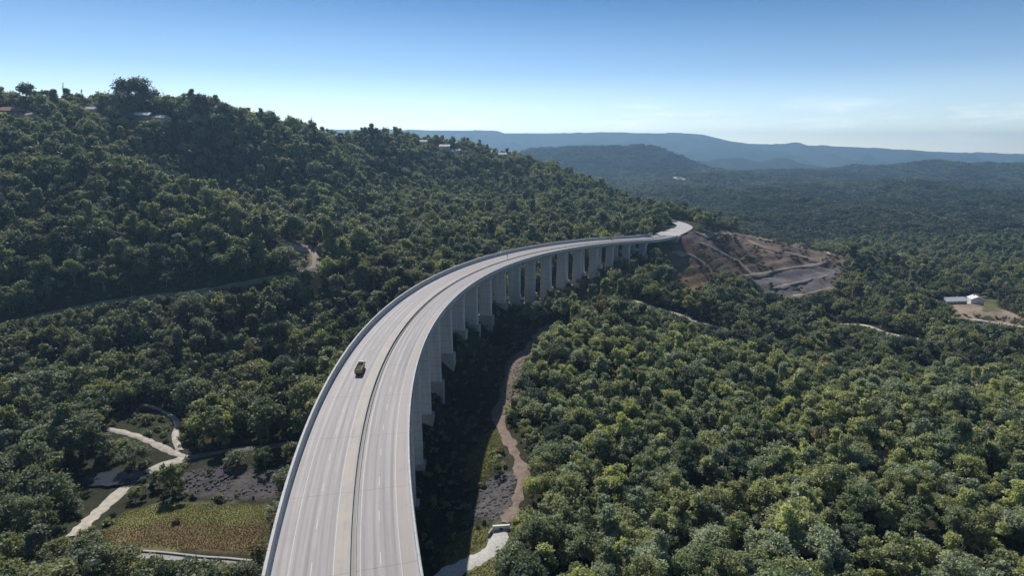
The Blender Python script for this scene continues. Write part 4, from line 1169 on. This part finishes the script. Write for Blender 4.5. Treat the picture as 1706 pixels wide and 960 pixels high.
# ------------------------------------------------------------------ skyline trees
def custom_tree(name, px_, py_, d, H, W, fm, tn, label, n=1600, size=0.7):
    x_, y_, _z = unproj(px_, py_, d); zg = h1(x_, y_); rg = np.random.default_rng(int(px_) + 9)
    x_t, y_t, z_t = unproj(px_, py_, d); H = float(np.clip(z_t - zg, H * 0.8, H * 1.5))
    e = empty(name, (x_, y_, zg))
    if fm == 'cone':
        q = []; cl = []
        for k in range(14):
            h = 0.18 + 0.8 * k / 13; r = W * 0.5 * (1 - h) + 0.35
            for j in range(max(1, int(5 * (1 - h)) + 1)):
                an = j * 6.28 / max(1, int(5 * (1 - h)) + 1) + k; c = np.array([math.cos(an) * r * .6, math.sin(an) * r * .6, H * h]); cl.append((c, r * .5)); q.append(leaf_quads(rg, c, r * 0.55, 26, size * 0.8, 0.5))
        q = np.concatenate(q)
    else: q, cl = crown_pts(rg, fm, H, W, n, size)
    o = bpy.data.objects.new('crown', leaf_mesh('crown', q, M_LEAF)); C.objects.link(o); o.parent = e; o['tint'] = [v for v in TONES[tn]]
    trunk_mb(rg, H, cl, 0.4).build('trunk', M_BARK, e)
    tag(e, label, 'tree'); return e


custom_tree('fig_tree', 220, 132, 556, 22, 36, 'round', 'dark green', 'very large dark round tree standing out highest on the left skyline', 7000, 0.95)
custom_tree('cypress_tree', 104, 137, 525, 18, 5.5, 'cone', 'dark green', 'taller of two slim dark columnar trees on the left skyline')
custom_tree('cypress_tree', 135, 149, 528, 14, 4.5, 'cone', 'dark green', 'shorter of two slim dark columnar trees on the left skyline')
custom_tree('pine_tree', 519, 194, 630, 22, 13, 'cone', 'dark green', 'dark cone-shaped pine rising alone above the middle skyline')
custom_tree('skyline_tree', 332, 153, 555, 17, 17, 'spreading', 'dark green', 'dark spreading tree alone on the skyline right of the white roofed house')
custom_tree('skyline_tree', 45, 140, 515, 17, 20, 'round', 'dark green', 'broad dark tree on the skyline behind the red roofed house', 2000, 0.9)
custom_tree('skyline_tree', 628, 212, 745, 16, 14, 'round', 'dark green', 'dark tree at the right end of the middle skyline')
custom_tree('skyline_tree', 845, 245, 930, 15, 12, 'tall', 'dark green', 'dark tall tree behind the cream gabled house on the distant ridge')
custom_tree('red_leaved_tree', 322, 690, 236, 8, 8, 'round', 'brownish', 'rusty brown tree beside the upper end of the pale path', 1300, 0.55)

# ------------------------------------------------------------------ ground cover
# grass tufts in the clearings
def tufts(name, P, cell, hmin, hmax, tone_fn, seed):
    rg = np.random.default_rng(seed); a, b = jitter(P[:, 0].min(), P[:, 0].max(), P[:, 1].min(), P[:, 1].max(), cell, rg)
    q = inside(P, a, b)
    for pts, hw in TRACKS: q &= seg_dist(a, b, pts) > hw + 0.2
    a, b = a[q], b[q]; z_ = height(a, b); return a, b, z_, rg.uniform(hmin, hmax, a.size), tone_fn(a, b, rg)


gcol = bpy.data.collections.new('grass_kinds'); rg = np.random.default_rng(8)
for i in range(3):
    qs = []
    for _ in range(26):
        c = np.array([rg.uniform(-.5, .5), rg.uniform(-.5, .5), 0]); an = rg.uniform(0, 6.28); w_ = 0.10; le = np.array([rg.normal(0, .25), rg.normal(0, .25), rg.uniform(.5, 1.0)]); sd = np.array([math.cos(an), math.sin(an), 0]) * w_
        qs.append(np.array([c - sd, c + sd, c + le + sd * .3, c + le - sd * .3]))
    gcol.objects.link(bpy.data.objects.new('kind_g%02d' % i, leaf_mesh('grass_tuft', np.concatenate(qs), M_LEAF)))


def grass_tone(a, b, rg):
    t = np.where(inside(RED, a, b)[:, None], np.array([(0.24, 0.175, 0.10)]), np.array([(0.30, 0.28, 0.14)]))
    v = 0.5 + 0.5 * fbm(a / 6, b / 6, 2); g_ = np.array([(0.20, 0.225, 0.105)])
    m_ = sstep(0.45, 0.75, v + rg.normal(0, .12, a.size))[:, None]
    return (t * (1 - m_) + g_ * m_) * rg.normal(1, .12, (a.size, 1)).clip(.6, 1.4)


parts = [tufts('grass', CLEAR, 0.42, 0.12, 0.34, grass_tone, 1), tufts('grass', GREEN_R, 0.6, 0.2, 0.5, grass_tone, 2), tufts('grass', SEED, 0.8, 0.3, 0.7, grass_tone, 3)]
A_ = [np.concatenate([p[i] for p in parts]) for i in range(5)]
go_ = forest('grass', np.column_stack(A_[:3]), rg.integers(0, 3, len(A_[0])), rg.uniform(0, 6.28, len(A_[0])), A_[3], A_[4], gcol); go_['kind'] = 'stuff'
# undergrowth between trees and along tracks
bcol = bpy.data.collections.new('shrub_kinds')
for i in range(4):
    rg2 = np.random.default_rng(700 + i); q, cl = crown_pts(rg2, 'bush', 2.0, 2.8, 150, 0.36); bcol.objects.link(bpy.data.objects.new('kind_s%02d' % i, leaf_mesh('shrub', q, M_LEAF)))
ux, uy = jitter(-420, 420, 110, 470, 3.6, rg)
q = (np.abs(ux) < 0.95 * uy + 20) & (rg.random(ux.size) < 0.72)
for pts, hw in TRACKS: q &= seg_dist(ux, uy, pts[::2] if len(pts) > 12 else pts) > hw + 0.9
for P_ in (CLEAR, LROAD, GREEN_R, POND, BANK): q &= ~(inside(P_, ux, uy) & (rg.random(ux.size) < (1.1 if P_ is POND else 0.88)))
for P_ in (ROCKS, GABION, SEED): q &= ~(inside(P_, ux, uy) & (rg.random(ux.size) < 0.8))
for hx, hy, hr in HOUSES: q &= np.hypot(ux - hx, uy - hy) > hr * 0.8
for mx_, my_, mz_ in MUST:
    L = math.hypot(mx_, my_); al = (ux * mx_ + uy * my_) / L; off = np.abs(ux * my_ - uy * mx_) / L
    q &= ~((al < L + 1) & (al > L - 9) & (off < 1.8))
ux, uy = ux[q], uy[q]; uz = height(ux, uy)
ut = np.array([TONES['olive green'], TONES['dark green'], TONES['mid green'], TONES['grey-green'], TONES['brownish']])[rg.choice(5, ux.size, p=[.3, .2, .25, .15, .1])] * rg.normal(1, .15, (ux.size, 1)).clip(.6, 1.4)
uo = forest('undergrowth', np.column_stack([ux, uy, uz]), rg.integers(0, 4, ux.size), rg.uniform(0, 6.28, ux.size), rg.uniform(.45, 1.25, ux.size), ut, bcol); uo['kind'] = 'stuff'
# scrub on the bare earthworks
ex, ey = jitter(BARE[:, 0].min(), BARE[:, 0].max(), BARE[:, 1].min(), BARE[:, 1].max(), 6, rg); q = inside(BARE, ex, ey) & (fbm(ex / 25, ey / 25, 2) > 0.0) & (rg.random(ex.size) < .6)
for pts, hw in TRACKS: q &= seg_dist(ex, ey, pts) > hw + 1
ex, ey = ex[q], ey[q]
eo = forest('scrub', np.column_stack([ex, ey, height(ex, ey)]), rg.integers(0, 4, ex.size), rg.uniform(0, 6.28, ex.size), rg.uniform(.6, 1.8, ex.size), np.tile(np.array([(0.09, 0.085, 0.04)]), (ex.size, 1)), bcol); eo['kind'] = 'stuff'
# loose rock on the rocky bank
rcol = bpy.data.collections.new('rock_kinds')
for i in range(3):
    bm = bmesh.new(); bmesh.ops.create_icosphere(bm, subdivisions=1, radius=0.6)
    for v in bm.verts: v.co *= random.uniform(.7, 1.25); v.co.z *= .7
    me = bpy.data.meshes.new('rock'); bm.to_mesh(me); bm.free(); me.materials.append(M_ROCK); rcol.objects.link(bpy.data.objects.new('kind_r%02d' % i, me))
rp = []
for P_ in (ROCKS, GABION, BANK):
    a, b = jitter(P_[:, 0].min(), P_[:, 0].max(), P_[:, 1].min(), P_[:, 1].max(), 1.3, rg); q = inside(P_, a, b) & (rg.random(a.size) < .7); rp.append(np.column_stack([a[q], b[q]]))
rp = np.concatenate(rp)
rro = forest('rubble', np.column_stack([rp, height(rp[:, 0], rp[:, 1])]), rg.integers(0, 3, len(rp)), rg.uniform(0, 6.28, len(rp)), rg.uniform(.4, 1.3, len(rp)), np.ones((len(rp), 3)) * .2, rcol); rro['kind'] = 'stuff'

# ------------------------------------------------------------------ air
HZ = 10600.0
bpy.context.view_layer.update()
_bb = np.array([tuple(o.matrix_world @ Vector(c)) for o in scene.objects if o.type == 'MESH' and not o.modifiers for c in o.bound_box])
print('EXTENT', _bb.min(0), _bb.max(0))
top_z = max(float(_bb[:, 2].max()) + 4, CAMZ + 100); bot_z = float(_bb[:, 2].min()) - 1; HZ = max(HZ, float(np.abs(_bb[:, :2]).max()) + 60)
hm = MB(); hm.box(-HZ, HZ, -HZ, HZ, bot_z, top_z); 
m, nt, b = new_mat('haze'); nt.nodes.remove(b)
pv = nt.nodes.new('ShaderNodeVolumePrincipled'); pv.inputs['Color'].default_value = (0.42, 0.70, 1.0, 1); pv.inputs['Density'].default_value = 1.15e-4; pv.inputs['Anisotropy'].default_value = 0.35
nt.links.new(pv.outputs[0], nt.nodes['Material Output'].inputs['Volume'])
hz = hm.build('haze', m); hz['kind'] = 'stuff'

# ------------------------------------------------------------------ light
wd = bpy.data.worlds.new('World'); scene.world = wd; wd.use_nodes = True; nt = wd.node_tree
bg = nt.nodes['Background']
sky = nt.nodes.new('ShaderNodeTexSky'); sky.sky_type = 'NISHITA'; sky.sun_disc = False; sky.sun_elevation = SUN_EL; sky.sun_rotation = SUN_AZ
sky.altitude = 600; sky.air_density = 1.0; sky.dust_density = 0.4; sky.ozone_density = 2.0
tc = N(nt, 'ShaderNodeTexCoord')
# thin clouds low over the horizon
mp = N(nt, 'ShaderNodeMapping'); mp.inputs['Scale'].default_value = (7, 7, 42); nt.links.new(tc.outputs['Generated'], mp.inputs[0])
cn = N(nt, 'ShaderNodeTexNoise', i_Scale=1.0, i_Detail=6.0, i_Roughness=0.6); nt.links.new(mp.outputs[0], cn.inputs['Vector'])
sepz = N(nt, 'ShaderNodeSeparateXYZ'); nt.links.new(tc.outputs['Generated'], sepz.inputs[0])
zr = ramp(nt, sepz.outputs[2], [(0.0, (1, 1, 1)), (0.035, (0.9, 0.9, 0.9)), (0.085, (0, 0, 0))])
cr = ramp(nt, cn.outputs[0], [(0.52, (0, 0, 0)), (0.85, (1, 1, 1))])
cm_ = mix(nt, 1.0, zr, cr, 'MULTIPLY')
hs = N(nt, 'ShaderNodeHueSaturation'); hs.inputs['Saturation'].default_value = 0.92; nt.links.new(sky.outputs[0], hs.inputs['Color'])
deep = ramp(nt, sepz.outputs[2], [(0.0, (1.6, 1.62, 1.66)), (0.012, (1.35, 1.38, 1.42)), (0.05, (0.95, 0.98, 1.05)), (0.12, (0.49, 0.60, 0.73)), (0.24, (0.13, 0.29, 0.44)), (0.45, (0.24, 0.29, 0.35))])
col = mix(nt, 1.0, hs.outputs[0], deep, 'MULTIPLY')
col = mix(nt, cm_, col, (11, 11.2, 11.4))
nt.links.new(col, bg.inputs['Color']); bg.inputs['Strength'].default_value = 0.13
sl = bpy.data.lights.new('sun', 'SUN'); sl.energy = 4.0; sl.angle = R(0.5); sl.color = (1, 0.96, 0.9)
so = bpy.data.objects.new('sun', sl); C.objects.link(so)
Sd = Vector((math.sin(SUN_AZ) * math.cos(SUN_EL), math.cos(SUN_AZ) * math.cos(SUN_EL), math.sin(SUN_EL)))
so.rotation_euler = Sd.to_track_quat('Z', 'Y').to_euler(); so.location = Sd * 800

# ------------------------------------------------------------------ camera and render
cam = bpy.data.cameras.new('camera'); cam.sensor_width = 36; cam.lens = 36 * F / 1706; cam.clip_start = 1; cam.clip_end = 80000
co = bpy.data.objects.new('camera', cam); C.objects.link(co); co.location = (0, 0, CAMZ); co.rotation_euler = (math.pi / 2 - PITCH, 0, 0)
scene.camera = co
scene.render.engine = 'CYCLES'
cy = scene.cycles
cy.max_bounces = 4; cy.diffuse_bounces = 2; cy.glossy_bounces = 1; cy.transmission_bounces = 2; cy.transparent_max_bounces = 8; cy.volume_bounces = 0
cy.use_denoising = True; cy.use_adaptive_sampling = True; cy.adaptive_threshold = 0.02
cy.sample_clamp_indirect = 4
vs = scene.view_settings; vs.view_transform = 'Standard'; vs.look = 'None'; vs.exposure = 0.3; vs.gamma = 1.0; vs.use_curve_mapping = False
print('TREES', tx.size, 'single', len(top), 'clumps', fx.size, 'shrubs', ux.size, 'truck', proj(*axis(ts, tl)[:3]))
print('LABELS', len(set(LAB.values())), len(LAB))
